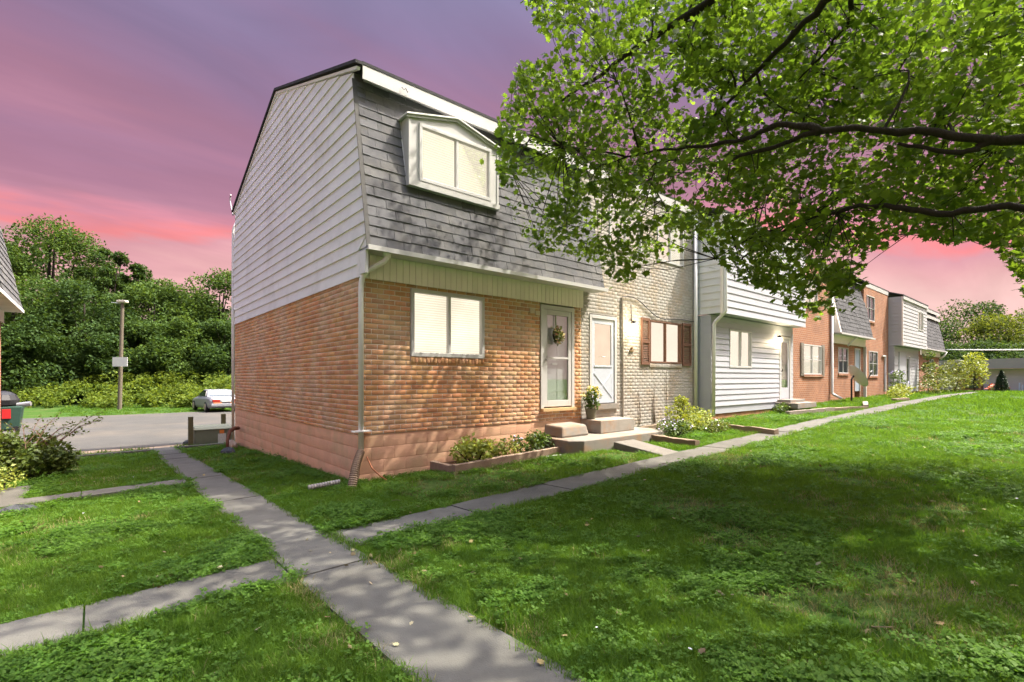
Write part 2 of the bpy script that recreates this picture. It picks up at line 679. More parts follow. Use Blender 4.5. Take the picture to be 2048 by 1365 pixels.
def path(name, x0, x1, y0, y1, along, cuts, rise=.022):
    par = structure(name, ((x0 + x1) / 2, (y0 + y1) / 2, float(zg((x0 + x1) / 2, (y0 + y1) / 2))))
    PATHS.append((x0, x1, y0, y1))
    for a, b in zip(cuts[:-1], cuts[1:]):
        g = .006
        q = (a + g, b - g, y0, y1) if along == 'x' else (x0, x1, a + g, b - g)
        V, F = slab_mesh(*q, rise=rise, tilt=random.uniform(-.006, .006))
        me = bpy.data.meshes.new('slab')
        me.from_pydata(V, [], F)
        me.update()
        obj('slab', me, m_concrete, par)
    return par


path('side_path', -1.97, -1.37, -9.0, 10.1, 'y', [-9, -7.4, -6.05, -4.55, -3.46, -2.3, -1.1, .15, 1.4, 2.7, 3.95, 5.2, 6.45, 7.7, 8.95, 10.1])
path('front_path', -1.36, 40.0, -3.06, -2.43, 'x', [-1.36, .1, 1.6, 3.1, 4.45, 6.0, 7.5, 9.0, 10.5, 12.1, 13.7, 15.3, 17, 18.7, 20.5, 22.5, 24.5, 27, 30, 34, 40])
path('cross_path', -7.5, -1.98, -3.49, -2.86, 'x', [-7.5, -6.1, -4.6, -3.2, -1.98])
path('narrow_path', -4.6, -1.98, 2.12, 2.66, 'x', [-4.6, -3.3, -1.98], rise=.05)
path('kerb', -9.0, -1.94, 8.75, 8.98, 'x', [-9, -6.5, -4.2, -1.94], rise=.09)
path('kerb', -1.40, 6.0, 9.0, 9.2, 'x', [-1.4, 1.1, 3.6, 6.0], rise=.09)
path('stoop_walk', -5.4, -3.95, 2.4, 4.3, 'y', [2.64, 3.4, 4.3], rise=.04)

# ================================================================== HOUSES
PITCH, BRKH, JOINT = .2032, .0813, .0135


def unit_block():
    """unit brick, front face towards -y, chamfered"""
    c = .5
    V = [(-c, 1, -c), (c, 1, -c), (c, 1, c), (-c, 1, c), (-c, .12, -c), (c, .12, -c), (c, .12, c), (-c, .12, c)]
    d, e = .48, .44
    V += [(-d, 0, -e), (d, 0, -e), (d, 0, e), (-d, 0, e)]
    F = [(4, 5, 1, 0), (5, 6, 2, 1), (6, 7, 3, 2), (7, 4, 0, 3), (8, 9, 5, 4), (9, 10, 6, 5), (10, 11, 7, 6), (11, 8, 4, 7), (8, 11, 10, 9)]
    return V, F


UB_V, UB_F = unit_block()
UB_V = np.array(UB_V, dtype=float)
UB_F = np.array(UB_F)


def unit_mesh(name, m):
    me = np_mesh(name, UB_V, UB_F)
    me.materials.append(m)
    return me


def brick_cells(u0, u1, z0, z1, holes, pitch=PITCH, h=BRKH, joint=JOINT, seed=0, top_down=False):
    """running bond: list of (ua, ub, za, zb) clear of the holes (ua, ub, za, zb)"""
    out = []
    nrow = int(math.ceil((z1 - z0) / h - 1e-6))
    for r in range(nrow):
        if top_down:
            zb = z1 - r * h; za = max(zb - h, z0)
        else:
            za = z0 + r * h; zb = min(za + h, z1)
        if zb - za < .03:
            continue
        zc = (za + zb) / 2
        spans = [(u0, u1)]
        for (a, b, c, d) in holes:
            if c < zc < d:
                ns = []
                for s in spans:
                    if b <= s[0] or a >= s[1]:
                        ns.append(s)
                    else:
                        if a > s[0]: ns.append((s[0], a))
                        if b < s[1]: ns.append((b, s[1]))
                spans = ns
        off = (r % 2) * pitch / 2
        for s in spans:
            k = math.floor((s[0] - u0 - off) / pitch)
            u = u0 + off + k * pitch
            while u < s[1] - .01:
                a, b = max(u, s[0]), min(u + pitch, s[1])
                if b - a > .035:
                    out.append((a + joint / 2, b - joint / 2, za + joint / 2, zb - joint / 2))
                u += pitch
    return out


def lay_pieces(cells, plane, facing, parent, m, name, n_single, proud=.008, back=.02, stuffname=None, jitter=.0035):
    """the largest-looking pieces as objects of their own, the rest as one part. facing 'front' -> plane y, 'side' -> plane x"""
    if not cells:
        return
    C = np.array(cells)
    uc, zc = (C[:, 0] + C[:, 1]) / 2, (C[:, 2] + C[:, 3]) / 2
    P = np.stack([uc, np.full(len(C), plane), zc], -1) if facing == 'front' else np.stack([np.full(len(C), plane), uc, zc], -1)
    px, py, dep = proj(P)
    w = (C[:, 1] - C[:, 0])
    if facing == 'front':
        nrm = np.abs((EYE.y - plane)) / np.maximum(np.linalg.norm(P - np.array(EYE), axis=1), .1)
    else:
        nrm = np.abs((EYE.x - plane)) / np.maximum(np.linalg.norm(P - np.array(EYE), axis=1), .1)
    score = w * nrm / dep ** 2
    score[(px < -40) | (px > 2090) | (py < -40)] = 0
    order = np.argsort(-score)
    single = set(order[:n_single].tolist())
    me = unit_mesh(name, m)
    lr = np.random.default_rng(len(cells))
    jit = lr.uniform(-jitter, jitter, len(C))
    rest_v, rest_f = [], []
    for i in range(len(C)):
        a, b, c, d = C[i]
        pr = proud + jit[i]
        S = Matrix.Diagonal((b - a, back + pr, d - c, 1))
        if facing == 'front':
            T = Matrix.Translation(((a + b) / 2, plane - pr, (c + d) / 2))
        else:
            T = Matrix.Translation((plane - pr, (a + b) / 2, (c + d) / 2)) @ Matrix.Rotation(R(-90), 4, 'Z')
        Mx = T @ S
        if i in single:
            obj(name, me, m, parent, Mx)
        else:
            A = np.array(Mx)
            vv = UB_V @ A[:3, :3].T + A[:3, 3]
            rest_f.append(UB_F + 12 * len(rest_v))
            rest_v.append(vv)
    if rest_v:
        o = obj(stuffname or name + 'work', np_mesh(name + 'work', np.concatenate(rest_v), np.concatenate(rest_f)), m, parent)
        o['kind'] = 'stuff'


def wall_cells(mb, u0, u1, z0, z1, holes, a0, a1, axis='x'):
    us = sorted({u0, u1, *[q for h in holes for q in h[:2] if u0 < q < u1]})
    zs = sorted({z0, z1, *[q for h in holes for q in h[2:] if z0 < q < z1]})
    for ua, ub in zip(us[:-1], us[1:]):
        for za, zb in zip(zs[:-1], zs[1:]):
            uc, zc = (ua + ub) / 2, (za + zb) / 2
            if any(h[0] < uc < h[1] and h[2] < zc < h[3] for h in holes):
                continue
            if axis == 'x':
                mb.box(ua, ub, a0, a1, za, zb)
            else:
                mb.box(a0, a1, ua, ub, za, zb)


def window(parent, x0, x1, z0, z1, y, fw=.05, fm=None, glow=None, mull=(.5,), blind=(), horiz=(), out=.025, depth=.08, name='window', label=None, gm=None):
    """frame facing -y at plane y; sub-parts: two or more panes, blind, lit room behind"""
    fm = fm or m_white
    mb = MB()
    ya, yb = y - out, y + depth
    mb.box(x0, x1, ya, yb, z0, z0 + fw * 1.15).box(x0, x1, ya, yb, z1 - fw, z1)
    mb.box(x0, x0 + fw, ya + .002, yb, z0 + fw * 1.15, z1 - fw).box(x1 - fw, x1, ya + .002, yb, z0 + fw * 1.15, z1 - fw)
    xs = [x0 + fw]
    for q in mull:
        xc = x0 + (x1 - x0) * q
        mb.box(xc - fw * .42, xc + fw * .42, ya + .014, yb - .01, z0 + fw * 1.15, z1 - fw)
        xs += [xc - fw * .42, xc + fw * .42]
    xs.append(x1 - fw)
    for q in horiz:
        zc = z0 + (z1 - z0) * q
        mb.box(x0 + fw, x1 - fw, ya + .016, yb - .012, zc - .012, zc + .012)
    w = mb.build(name, fm, parent, bevel=.004)
    if label: w['label'] = label
    for i in range(0, len(xs), 2):
        MB().box(xs[i], xs[i + 1], y + .022, y + .028, z0 + fw * 1.15, z1 - fw).build('pane', gm or m_glass, w)
        if i // 2 in blind:
            b = MB()
            z = z0 + fw * 1.15 + .012
            while z < z1 - fw - .012:
                b.hexa([(xs[i] + .005, y + .044, z), (xs[i + 1] - .005, y + .044, z), (xs[i + 1] - .005, y + .062, z + .02), (xs[i] + .005, y + .062, z + .02),
                        (xs[i] + .005, y + .044, z + .002), (xs[i + 1] - .005, y + .044, z + .002), (xs[i + 1] - .005, y + .062, z + .022), (xs[i] + .005, y + .062, z + .022)])
                z += .042
            b.build('blind', m_blind, w)
    MB().box(x0 + .005, x1 - .005, y + depth + .02, y + depth + .03, z0 + .005, z1 - .005).build('room_panel', glow or m_glow, w)  # flat sheet standing in for the room behind, glowing where it is lit
    return w


def downspout(parent, pts, r=.038, m=None, name='downspout'):
    """square-ish pipe through the points with straps"""
    mb = MB()
    P = [Vector(p) for p in pts]
    path_ = [P[0]]
    for i in range(1, len(P) - 1):
        a, b, c = P[i - 1], P[i], P[i + 1]
        d1, d2 = (a - b), (c - b)
        q = min(.07, d1.length * .4, d2.length * .4)
        path_ += [b + d1.normalized() * q, b + (d1.normalized() + d2.normalized()) * q * .3, b + d2.normalized() * q]
    path_.append(P[-1])
    mb.tube(path_, r, 10)
    return mb.build(name, m or m_downspout, parent, smooth=True)


# ---------------------------------------------------------------- gambrel profile shared by the row
Z_EAVE, Z_RIDGE, Y_RIDGE, Z_MANS, DEPTH = 6.50, 8.06, 4.50, 3.64, 8.9


def y_front(z):
    if z < Z_MANS:
        return 0.0
    if z < Z_EAVE:
        return -.35 + (z - Z_MANS) * .196
    return .21 + (z - Z_EAVE) / (Z_RIDGE - Z_EAVE) * (Y_RIDGE - .21)


def y_back(z):
    return 2 * Y_RIDGE - y_front(z) if z >= Z_MANS else DEPTH


def roof_slab(parent, x0, x1, lift=0.0):
    """upper roof: two slopes with white fascia and dark edge"""
    th = .05
    yf = -.02
    s = (Z_RIDGE - Z_EAVE) / (Y_RIDGE - .21)
    zf = Z_EAVE + .05 + lift
    zr = Z_RIDGE + .06 + lift
    ybk = 2 * Y_RIDGE - yf
    mb = MB().prism([(yf, zf), (Y_RIDGE, zr), (ybk, zf), (ybk, zf + th), (Y_RIDGE, zr + th), (yf, zf + th)], x0, x1, 'x')
    roof = mb.build('roof', m_dark, parent)
    MB().box(x0 + .006, x1 - .006, yf + .006, yf + .03, zf - .22, zf - .003).build('fascia', m_white, roof)
    MB().box(x0 + .006, x1 - .006, ybk - .03, ybk - .006, zf - .22, zf - .003).build('fascia', m_white, roof)
    return roof


def shingle_courses(parent, x0, x1, holes=(), single=True, exposure=.168, width=.305, plane_off=0.0, ybase=-.35, zb=Z_MANS, zt=6.36, slope=.196, m=None):
    m = m or m_shingle
    """shingles on the mansard face; each a tapered slate-like tab with its own tilt"""
    L = math.hypot(1, slope)
    nrow = int((zt - zb) * L / exposure) + 1
    lr = np.random.default_rng(int(x0 * 10) + 5)
    # unit tab: butt edge thick at the bottom
    V = [(-.5, .0, 0), (.5, .0, 0), (.5, .018, 0), (-.5, .018, 0), (-.5, .013, 1), (.5, .013, 1), (.5, .018, 1), (-.5, .018, 1)]
    me = bpy.data.meshes.new('shingle')
    me.from_pydata(V, [], [f for f in BOXF])
    me.materials.append(m)
    tilt = math.atan(slope)
    base = MB()
    for r in range(nrow):
        d = r * exposure
        z = zb + d / L
        hgt = exposure + .035
        if z + hgt / L > zt + .06:
            hgt = (zt + .06 - z) * L
            if hgt < .05:
                continue
        u = x0 - (r % 2) * width * .5 - lr.uniform(0, .06)
        while u < x1 - .01:
            wdt = width * lr.uniform(.88, 1.08)
            a, b = max(u, x0), min(u + wdt, x1)
            u += wdt
            if b - a < .03:
                continue
            segs = [(a, b)]
            for (ha, hb, hc, hd) in holes:
                if hc < z + hgt / L * .5 < hd:
                    ns = []
                    for (p, q) in segs:
                        if hb <= p or ha >= q: ns.append((p, q))
                        else:
                            if ha > p: ns.append((p, ha))
                            if hb < q: ns.append((hb, q))
                    segs = ns
            for (p, q) in segs:
                if q - p < .03:
                    continue
                g = .004
                off = lr.uniform(-.004, .003)
                Mx = Matrix.Translation(((p + q) / 2, ybase + slope * (z - zb) - .016 + off - plane_off, z + lr.uniform(-.007, .004))) @ Matrix.Rotation(-tilt, 4, 'X') @ \
                    Matrix.Rotation(lr.normal(0, .006), 4, 'Y') @ Matrix.Diagonal((q - p - g, 1, hgt, 1))
                if single:
                    obj('shingle', me, m, parent, Mx)
                else:
                    base.hexa([tuple(Mx @ Vector(v)) for v in V])
    if not single:
        base.build('shingles', m, parent)['kind'] = 'stuff'


def lap_planks(parent, poly_at, z0, z1, expo, plane, m, facing='side', name='siding_board', split=True, seed=1):
    """horizontal lap siding, one board per course (two where the photo shows a butt joint)"""
    lr = np.random.default_rng(seed)
    z = z0
    while z < z1 - .02:
        zt = min(z + expo, z1)
        a0, b0 = poly_at(z + .002)
        a1, b1 = poly_at(zt)
        if b0 - a0 < .05:
            break
        if b1 < a1:
            a1 = b1 = (a1 + b1) / 2
        cuts = [0, 1]
        if split and b0 - a0 > 2.5:
            cuts = [0, lr.uniform(.2, .8), 1]
        for c0, c1 in zip(cuts[:-1], cuts[1:]):
            g = .003
            A0, B0 = a0 + (b0 - a0) * c0 + g, a0 + (b0 - a0) * c1 - g
            A1, B1 = a1 + (b1 - a1) * c0 + g, a1 + (b1 - a1) * c1 - g
            if B1 - A1 < .005:
                A1 = B1 = (A1 + B1) / 2; B1 += .004
            pb, pt = .024 + lr.uniform(-.002, .002), .006
            mb = MB()
            if facing == 'side':     # faces -x
                mb.hexa([(plane - pb, A0, z), (plane + .004, A0, z), (plane + .004, B0, z), (plane - pb, B0, z),
                         (plane - pt, A1, zt), (plane + .004, A1, zt), (plane + .004, B1, zt), (plane - pt, B1, zt)])
            else:                    # faces -y
                mb.hexa([(A0, plane - pb, z), (B0, plane - pb, z), (B0, plane + .004, z), (A0, plane + .004, z),
                         (A1, plane - pt, zt), (B1, plane - pt, zt), (B1, plane + .004, zt), (A1, plane + .004, zt)])
            mb.build(name, m, parent)
        z = zt


def mansard_body(parent, x0, x1, cheek=m_frieze):
    """solid behind the shingles"""
    prof = [(-.345, Z_MANS), (.215, Z_EAVE), (.6, Z_EAVE), (.6, Z_MANS)]
    return MB().prism([(a, b) for a, b in prof], x0, x1, 'x').build('mansard', cheek, parent)


def mansard_trim(parent, x0, x1, gutter=True):
    mb = MB().box(x0, x1, -.42, -.37, Z_MANS - .075, Z_MANS - .003)     # eave board
    mb.box(x0 + .004, x1 - .004, -.372, -.02, Z_MANS - .06, Z_MANS - .045)      # soffit
    return mb.build('eave_trim', m_white, parent)


# ------------------------------------------------ the end house
H1 = thing('row_house', (0, 0, 0), 'brick end house with cream gable siding, grey mansard and lit dormer', 'house', 'houses of the row')
X1 = 5.17
ZB0, ZB1 = .73, 3.23
HF = [(.895, 2.445, 2.0, 3.15), (3.90, 4.92, .95, 3.20)]
mb = MB()
wall_cells(mb, 0.0, X1, ZB0, ZB1, HF, 0.0, .22)
mb.box(0.0, .22, .22, DEPTH, ZB0, ZB1)
mb.box(.22, X1, DEPTH - .22, DEPTH, ZB0, ZB1)
mb.box(X1 - .2, X1, .22, DEPTH - .22, ZB0, ZB1)
wall1 = mb.build('wall', m_mortar, H1)
sillc = [(.895 + i * .0735 + .004, .895 + (i + 1) * .0735 - .004, 1.895, 1.995) for i in range(21)]
frontc = brick_cells(0, X1, ZB0, ZB1, HF + [(.895, 2.44, 1.89, 2.0)], top_down=True)
sidec = brick_cells(0, DEPTH, ZB0, ZB1, [], top_down=True)
fc = [c for c in frontc if c[3] > 0]
lay_pieces(fc, 0.0, 'front', wall1, m_brick, 'brick', 185)
lay_pieces(sillc, -.012, 'front', wall1, m_brick, 'brick', 40)
lay_pieces(sidec, 0.0, 'side', wall1, m_brick, 'brick', 90)
# foundation
f = MB().box(.012, X1, .012, .2, -.6, ZB0 - .002).box(.012, .2, .2, DEPTH - .01, -.9, ZB0 - .002).box(.2, X1, DEPTH - .2, DEPTH - .01, -.9, ZB0 - .002)
found = f.build('foundation', mat('foundation_joint', (.45, .25, .18), .9, .08, 5), H1)
lay_pieces(brick_cells(0, X1, -.30, ZB0, [], .406, .2032, .005, top_down=True), .004, 'front', found, m_block, 'block', 90, proud=.003, jitter=.001)
lay_pieces(brick_cells(0, DEPTH, -.72, ZB0, [], .406, .2032, .005, top_down=True), .004, 'side', found, m_block, 'block', 160, proud=.003, jitter=.001)
# gable siding
gp = [(0, ZB1 + .01), (0, Z_MANS), (-.345, Z_MANS), (.215, Z_EAVE), (Y_RIDGE, Z_RIDGE), (2 * Y_RIDGE - .215, Z_EAVE), (2 * Y_RIDGE + .345, Z_MANS), (DEPTH, Z_MANS), (DEPTH, ZB1 + .01)]
gable = MB().prism(gp, .0, .15, 'x').build('gable', m_siding, H1)
lap_planks(gable, lambda z: (y_front(z) if z >= Z_MANS else -.01, y_back(z)), ZB1 - .02, Z_RIDGE - .03, .205, 0.0, m_siding, 'side', seed=3)
rt = MB()
for (a, b) in (((.0, Z_EAVE - .0), (Y_RIDGE, Z_RIDGE + .035)), ((Y_RIDGE, Z_RIDGE + .035), (2 * Y_RIDGE, Z_EAVE))):
    dv = Vector((b[0] - a[0], b[1] - a[1])).normalized()
    nv = Vector((-dv.y, dv.x)) * .045
    rt.prism([(a[0], a[1]), (b[0], b[1]), (b[0] - nv.x, b[1] - nv.y), (a[0] - nv.x, a[1] - nv.y)], -.036, .02, 'x')
MB().prism([(-.372, Z_MANS - .03), (.186, Z_EAVE - .1), (.20, Z_EAVE - .1), (-.358, Z_MANS - .03)], -.036, .03, 'x').build('corner_strip', m_felt, H1)
rt.build('rake_trim', m_siding, H1)
de = MB()
for (a, b) in (((-.03, Z_EAVE + .05), (Y_RIDGE, Z_RIDGE + .075)), ((Y_RIDGE, Z_RIDGE + .075), (2 * Y_RIDGE + .03, Z_EAVE + .05))):
    de.prism([(a[0], a[1] - .02), (b[0], b[1] - .02), (b[0], b[1] + .03), (a[0], a[1] + .03)], -.07, .05, 'x')
de.build('drip_edge', m_dark, H1)
roof_slab(H1, .05, 5.45)
mans = mansard_body(H1, .155, 5.52, m_siding)
DX0, DX1, DZ0, DZ1, DZP = .77, 2.63, 4.85, 5.93, 6.14
shingle_courses(mans, .03, 5.55, [(DX0 - .02, DX1 + .02, DZ0 - .08, DZ1 + .02)])
MB().prism([(-.35, Z_MANS - .02), (.2, Z_EAVE), (.26, Z_EAVE), (-.29, Z_MANS - .02)], .003, .152, 'x').build('mansard_edge', m_felt, H1)
mansard_trim(H1, -.03, 5.60)
# frieze of narrow vertical boards over the brick
fr = MB().box(.02, X1 - .02, -.05, .0, ZB1 - .02, Z_MANS - .065).build('frieze', mat('frieze_gap', (.30, .27, .2), .9, .05, 5), H1)
nb = 44
for i in range(nb):
    a = .02 + (X1 - .03) * i / nb
    b = .02 + (X1 - .03) * (i + 1) / nb
    MB().box(a + .004, b - .004, -.072 - random.uniform(0, .004), -.045, ZB1 - .035, Z_MANS - .064).build('frieze_board', m_frieze, fr)
cb = MB().box(-.028, .018, -.30, -.0, ZB1 + .005, Z_MANS - .062).box(-.032, .10, -.10, .01, ZB1 - .03, Z_MANS - .062).build('corner_return', m_siding, H1)
# ground-floor window
window(H1, .90, 2.44, 2.0, 3.145, -.004, fw=.062, mull=(.5,), blind=(0, 1))
# dormer
YD = -.185
dz = MB()
wx0, wx1, wz0, wz1 = .95, 2.46, 4.91, 5.865
prof = [(DX0, DZ0), (DX1, DZ0), (DX1, DZ1), ((DX0 + DX1) / 2, DZP), (DX0, DZ1)]
dz.prism([(DX0, DZ0), (wx0, DZ0), (wx0, DZ1), (DX0, DZ1)], YD, 1.2, 'y')
dz.prism([(wx1, DZ0), (DX1, DZ0), (DX1, DZ1), (wx1, DZ1)], YD, 1.2, 'y')
dz.prism([(wx0, DZ0), (wx1, DZ0), (wx1, wz0), (wx0, wz0)], YD, 1.2, 'y')
dz.prism([(wx0, wz1), (wx1, wz1), (wx1, DZ1), (wx0, DZ1)], YD, 1.2, 'y')
dz.prism([(DX0, DZ1), (DX1, DZ1), ((DX0 + DX1) / 2, DZP)], YD, 1.3, 'y')
dorm = dz.build('dormer', m_white, H1)
rr = MB()
xm = (DX0 + DX1) / 2
for (a, b) in (((DX0 - .06, DZ1 + .0), (xm, DZP + .03)), ((xm, DZP + .03), (DX1 + .06, DZ1 + .0))):
    rr.prism([(a[0], a[1]), (b[0], b[1]), (b[0], b[1] + .025), (a[0], a[1] + .025)], YD - .05, 1.3, 'y')
rr.build('dormer_roof', mat('dormer_trim', (.66, .655, .63), .6, .06, 4), dorm)
fb = MB()
for (a, b) in (((DX0 - .05, DZ1 - .005), (xm, DZP + .025)), ((xm, DZP + .025), (DX1 + .05, DZ1 - .005))):
    fb.prism([(a[0], a[1] - .035), (b[0], b[1] - .035), (b[0], b[1]), (a[0], a[1])], YD - .03, YD - .004, 'y')
fb.box(DX0 - .01, DX0 + .03, YD - .012, YD + .1, DZ0 - .03, DZ1 - .04).box(DX1 - .03, DX1 + .01, YD - .012, YD + .1, DZ0 - .03, DZ1 - .04)
fb.box(DX0 - .02, DX1 + .02, YD - .04, YD + .12, DZ0 - .06, DZ0 + .03)
fb.build('casing', m_white, dorm)
w = MB()
fwd = .055
w.box(wx0, wx1, YD - .03, YD + .06, wz0, wz0 + fwd).box(wx0, wx1, YD - .03, YD + .06, wz1 - fwd, wz1)
w.box(wx0, wx0 + fwd, YD - .028, YD + .06, wz0 + fwd, wz1 - fwd).box(wx1 - fwd, wx1, YD - .028, YD + .06, wz0 + fwd, wz1 - fwd)
w.box((wx0 + wx1) / 2 - .025, (wx0 + wx1) / 2 + .025, YD - .02, YD + .05, wz0 + fwd, wz1 - fwd)
w.build('window_frame', m_white, dorm, bevel=.004)
MB().box(wx0 + fwd, (wx0 + wx1) / 2 - .025, YD + .022, YD + .028, wz0 + fwd, wz1 - fwd).build('pane', m_glass, dorm)
MB().box((wx0 + wx1) / 2 + .025, wx1 - fwd, YD + .022, YD + .028, wz0 + fwd, wz1 - fwd).build('pane', m_glass, dorm)
bl = MB()
z = wz0 + fwd + .01
while z < wz1 - fwd - .01:
    for a, b in ((wx0 + fwd + .004, (wx0 + wx1) / 2 - .03), ((wx0 + wx1) / 2 + .03, wx1 - fwd - .004)):
        bl.hexa([(a, YD + .04, z), (b, YD + .04, z), (b, YD + .058, z + .02), (a, YD + .058, z + .02),
                 (a, YD + .04, z + .002), (b, YD + .04, z + .002), (b, YD + .058, z + .022), (a, YD + .058, z + .022)])
    z += .042
bl.build('blind', m_blind, dorm)
MB().box(wx0 + .01, wx1 - .01, YD + .10, YD + .11, wz0 + .01, wz1 - .01).build('room_panel', m_glow2, dorm)  # glowing sheet standing in for the room behind the dormer
# storm door
dr = MB()
dx0, dx1, dz0, dz1 = 3.93, 4.89, 1.0, 3.17
dr.box(dx0 - .03, dx0 + .055, -.03, .10, dz0, dz1).box(dx1 - .055, dx1 + .03, -.03, .10, dz0, dz1).box(dx0 + .055, dx1 - .055, -.03, .10, dz1 - .09, dz1)
door1 = dr.build('door', m_white, H1, bevel=.004)
st = MB()
sx0, sx1 = dx0 + .06, dx1 - .06
st.box(sx0, sx0 + .10, -.02, .018, dz0 + .03, dz1 - .095).box(sx1 - .10, sx1, -.02, .018, dz0 + .03, dz1 - .095)
st.box(sx0 + .10, sx1 - .10, -.02, .018, dz0 + .03, dz0 + .16).box(sx0 + .10, sx1 - .10, -.02, .018, dz1 - .20, dz1 - .095)
st.box(sx0 + .10, sx1 - .10, -.018, .016, dz0 + 1.04, dz0 + 1.08)
st.build('storm_frame', m_white, door1, bevel=.004)
MB().box(sx0 + .10, sx1 - .10, -.004, .002, dz0 + .16, dz0 + 1.04).build('pane', glass_mat('storm_glass', (.93, .95, .95), .05), door1)
MB().box(sx0 + .10, sx1 - .10, -.004, .002, dz0 + 1.08, dz1 - .20).build('pane', bpy.data.materials['storm_glass'], door1)
il = MB().box(sx0, sx1, .055, .095, dz0 + .02, dz1 - .09)
for (a, b, c, d) in ((.14, .40, .16, .85), (.46, .72, .16, .85), (.14, .40, 1.0, 1.85), (.46, .72, 1.0, 1.85)):
    il.box(sx0 + a, sx0 + b, .047, .06, dz0 + c, dz0 + d)
il.build('inner_leaf', mat('door_paint', (.70, .71, .72), .45, .03, 3), door1)
MB().tube([(sx0 + .05, -.02, dz0 + 1.02), (sx0 + .05, -.065, dz0 + 1.02)], .012, 8).tube([(sx0 + .05, -.065, dz0 + .98), (sx0 + .05, -.065, dz0 + 1.10)], .012, 8).build('handle', m_steel, door1)
MB().box(dx0 - .03, dx1 + .03, -.10, .10, dz0 - .06, dz0 - .001).build('threshold', mat('threshold_brick', (.50, .34, .17), .8, .1, 8), door1)
MB().box(dx0 + .30, dx0 + .46, -.012, -.006, dz0 + .92, dz0 + .95).build('mail_slot', m_steel, door1)
# pale patched bricks beside the door
for (a, b, c, d) in ((3.60, 3.74, 2.96, 3.06), (3.75, 3.88, 2.93, 3.02)):
    MB().box(a, b, -.022, .0, c, d).build('patched_brick', mat('patch_mortar', (.56, .46, .36), .9, .1, 9), wall1)
# downspout at the corner
ds = downspout(H1, [(.33, -.30, 3.55), (.30, -.31, 3.46), (.02, -.13, 3.26), (.0, -.075, 3.10), (.0, -.075, .50)], .043)
MB().tube([(.33, -.30, 3.62), (.33, -.30, 3.50)], [.075, .05], 10).build('outlet', m_downspout, ds)
MB().box(-.14, .16, -.125, -.02, .80, .82).build('strap', m_downspout, ds)
fl = MB()
P0, P1 = Vector((.0, -.075, .50)), Vector((-.26, -.36, .02))
pts, rad = [], []
for i in range(41):
    t = i / 40
    q = P0.lerp(P1, t) + Vector((-.05, -.06, .06)) * math.sin(math.pi * t) * .6
    pts.append(q)
    rad.append(.052 + (.010 if i % 2 else -.004) + t * .012)
fl.tube(pts, rad, 12)
fl.build('flex_spout', mat('grimy_plastic', (.22, .16, .11), .7, .2, 14), ds)
downspout(H1, [(.10, DEPTH + .33, 6.3), (.02, DEPTH + .36, 6.1), (-.04, DEPTH + .10, 3.2), (-.04, DEPTH + .06, -.2)], .04)
# hooked antenna wire on the back slope
MB().tube([(-.03, 9.02, 6.45), (-.03, 9.25, 6.75), (-.03, 9.42, 6.98), (-.03, 9.42, 7.1), (-.03, 9.32, 7.14)], .018, 6).build('antenna_hook', m_steel, H1)
# little hook mark under the eave
MB().tube([(.72, -.03, 6.44), (.75, -.05, 6.40), (.78, -.05, 6.44), (.82, -.05, 6.38), (.84, -.03, 6.41)], .008, 5).build('cable_hook', m_black, H1)
# ------------------------------------------------ second house: two storeys of painted brick
H2 = thing('row_house', (5.2, 0, .2), 'white painted brick house with brown shutters beside the brick end house', 'house', 'houses of the row')
A, B, Y2 = 5.185, 10.2, .03
WIN2 = [(5.48, 6.47, 1.02, 3.12), (7.83, 9.40, 2.02, 3.16), (6.2, 7.5, 4.75, 5.9), (8.2, 9.5, 4.75, 5.9)]
mb = MB()
wall_cells(mb, A, B, .05, 6.42, WIN2, Y2, Y2 + .22)
mb.box(A, A + .2, Y2 + .22, DEPTH, .05, 6.42).box(A + .2, B, DEPTH - .2, DEPTH, .05, 6.42)
wall2 = mb.build('wall', m_paintmortar, H2)
lay_pieces(brick_cells(A, B, .18, 6.40, WIN2 + [(7.83, 9.4, 1.92, 2.02)], top_down=True), Y2, 'front', wall2, m_paintbrick, 'brick', 280, proud=.0025, jitter=.001)
lay_pieces([(7.83 + i * .0748 + .004, 7.83 + (i + 1) * .0748 - .004, 1.915, 2.015) for i in range(21)], Y2 - .014, 'front', wall2, m_paintbrick, 'brick', 30)
window(H2, 7.86, 9.37, 2.03, 3.15, Y2, fw=.04, fm=m_shutter, glow=m_glow2, mull=(.5,), label='lit window in a thin dark frame')
window(H2, 6.2, 7.5, 4.75, 5.9, Y2, fw=.05, glow=m_glow2)
window(H2, 8.2, 9.5, 4.75, 5.9, Y2, fw=.05, glow=m_glow2)
for (a, b) in ((7.46, 7.82), (9.41, 9.86)):
    s = MB().box(a, a + .05, Y2 - .045, Y2 - .008, 1.98, 3.18).box(b - .05, b, Y2 - .045, Y2 - .008, 1.98, 3.18)
    for (c, d) in ((1.98, 2.05), (2.54, 2.61), (3.11, 3.18)):
        s.box(a + .05, b - .05, Y2 - .044, Y2 - .008, c, d)
    sh = s.build('shutter', m_shutter, H2)
    lv = MB()
    for (c, d) in ((2.06, 2.53), (2.62, 3.10)):
        z = c
        while z < d:
            lv.hexa([(a + .05, Y2 - .034, z), (b - .05, Y2 - .034, z), (b - .05, Y2 - .014, z + .02), (a + .05, Y2 - .014, z + .02),
                     (a + .05, Y2 - .034, z + .006), (b - .05, Y2 - .034, z + .006), (b - .05, Y2 - .014, z + .026), (a + .05, Y2 - .014, z + .026)])
            z += .045
    lv.build('louvres', m_shutter, sh)
d2 = MB()
x0, x1, z0, z1 = 5.5, 6.45, 1.03, 3.1
d2.box(x0 - .02, x0 + .06, Y2 - .02, Y2 + .12, z0, z1).box(x1 - .06, x1 + .02, Y2 - .02, Y2 + .12, z0, z1).box(x0 + .06, x1 - .06, Y2 - .02, Y2 + .12, z1 - .08, z1)
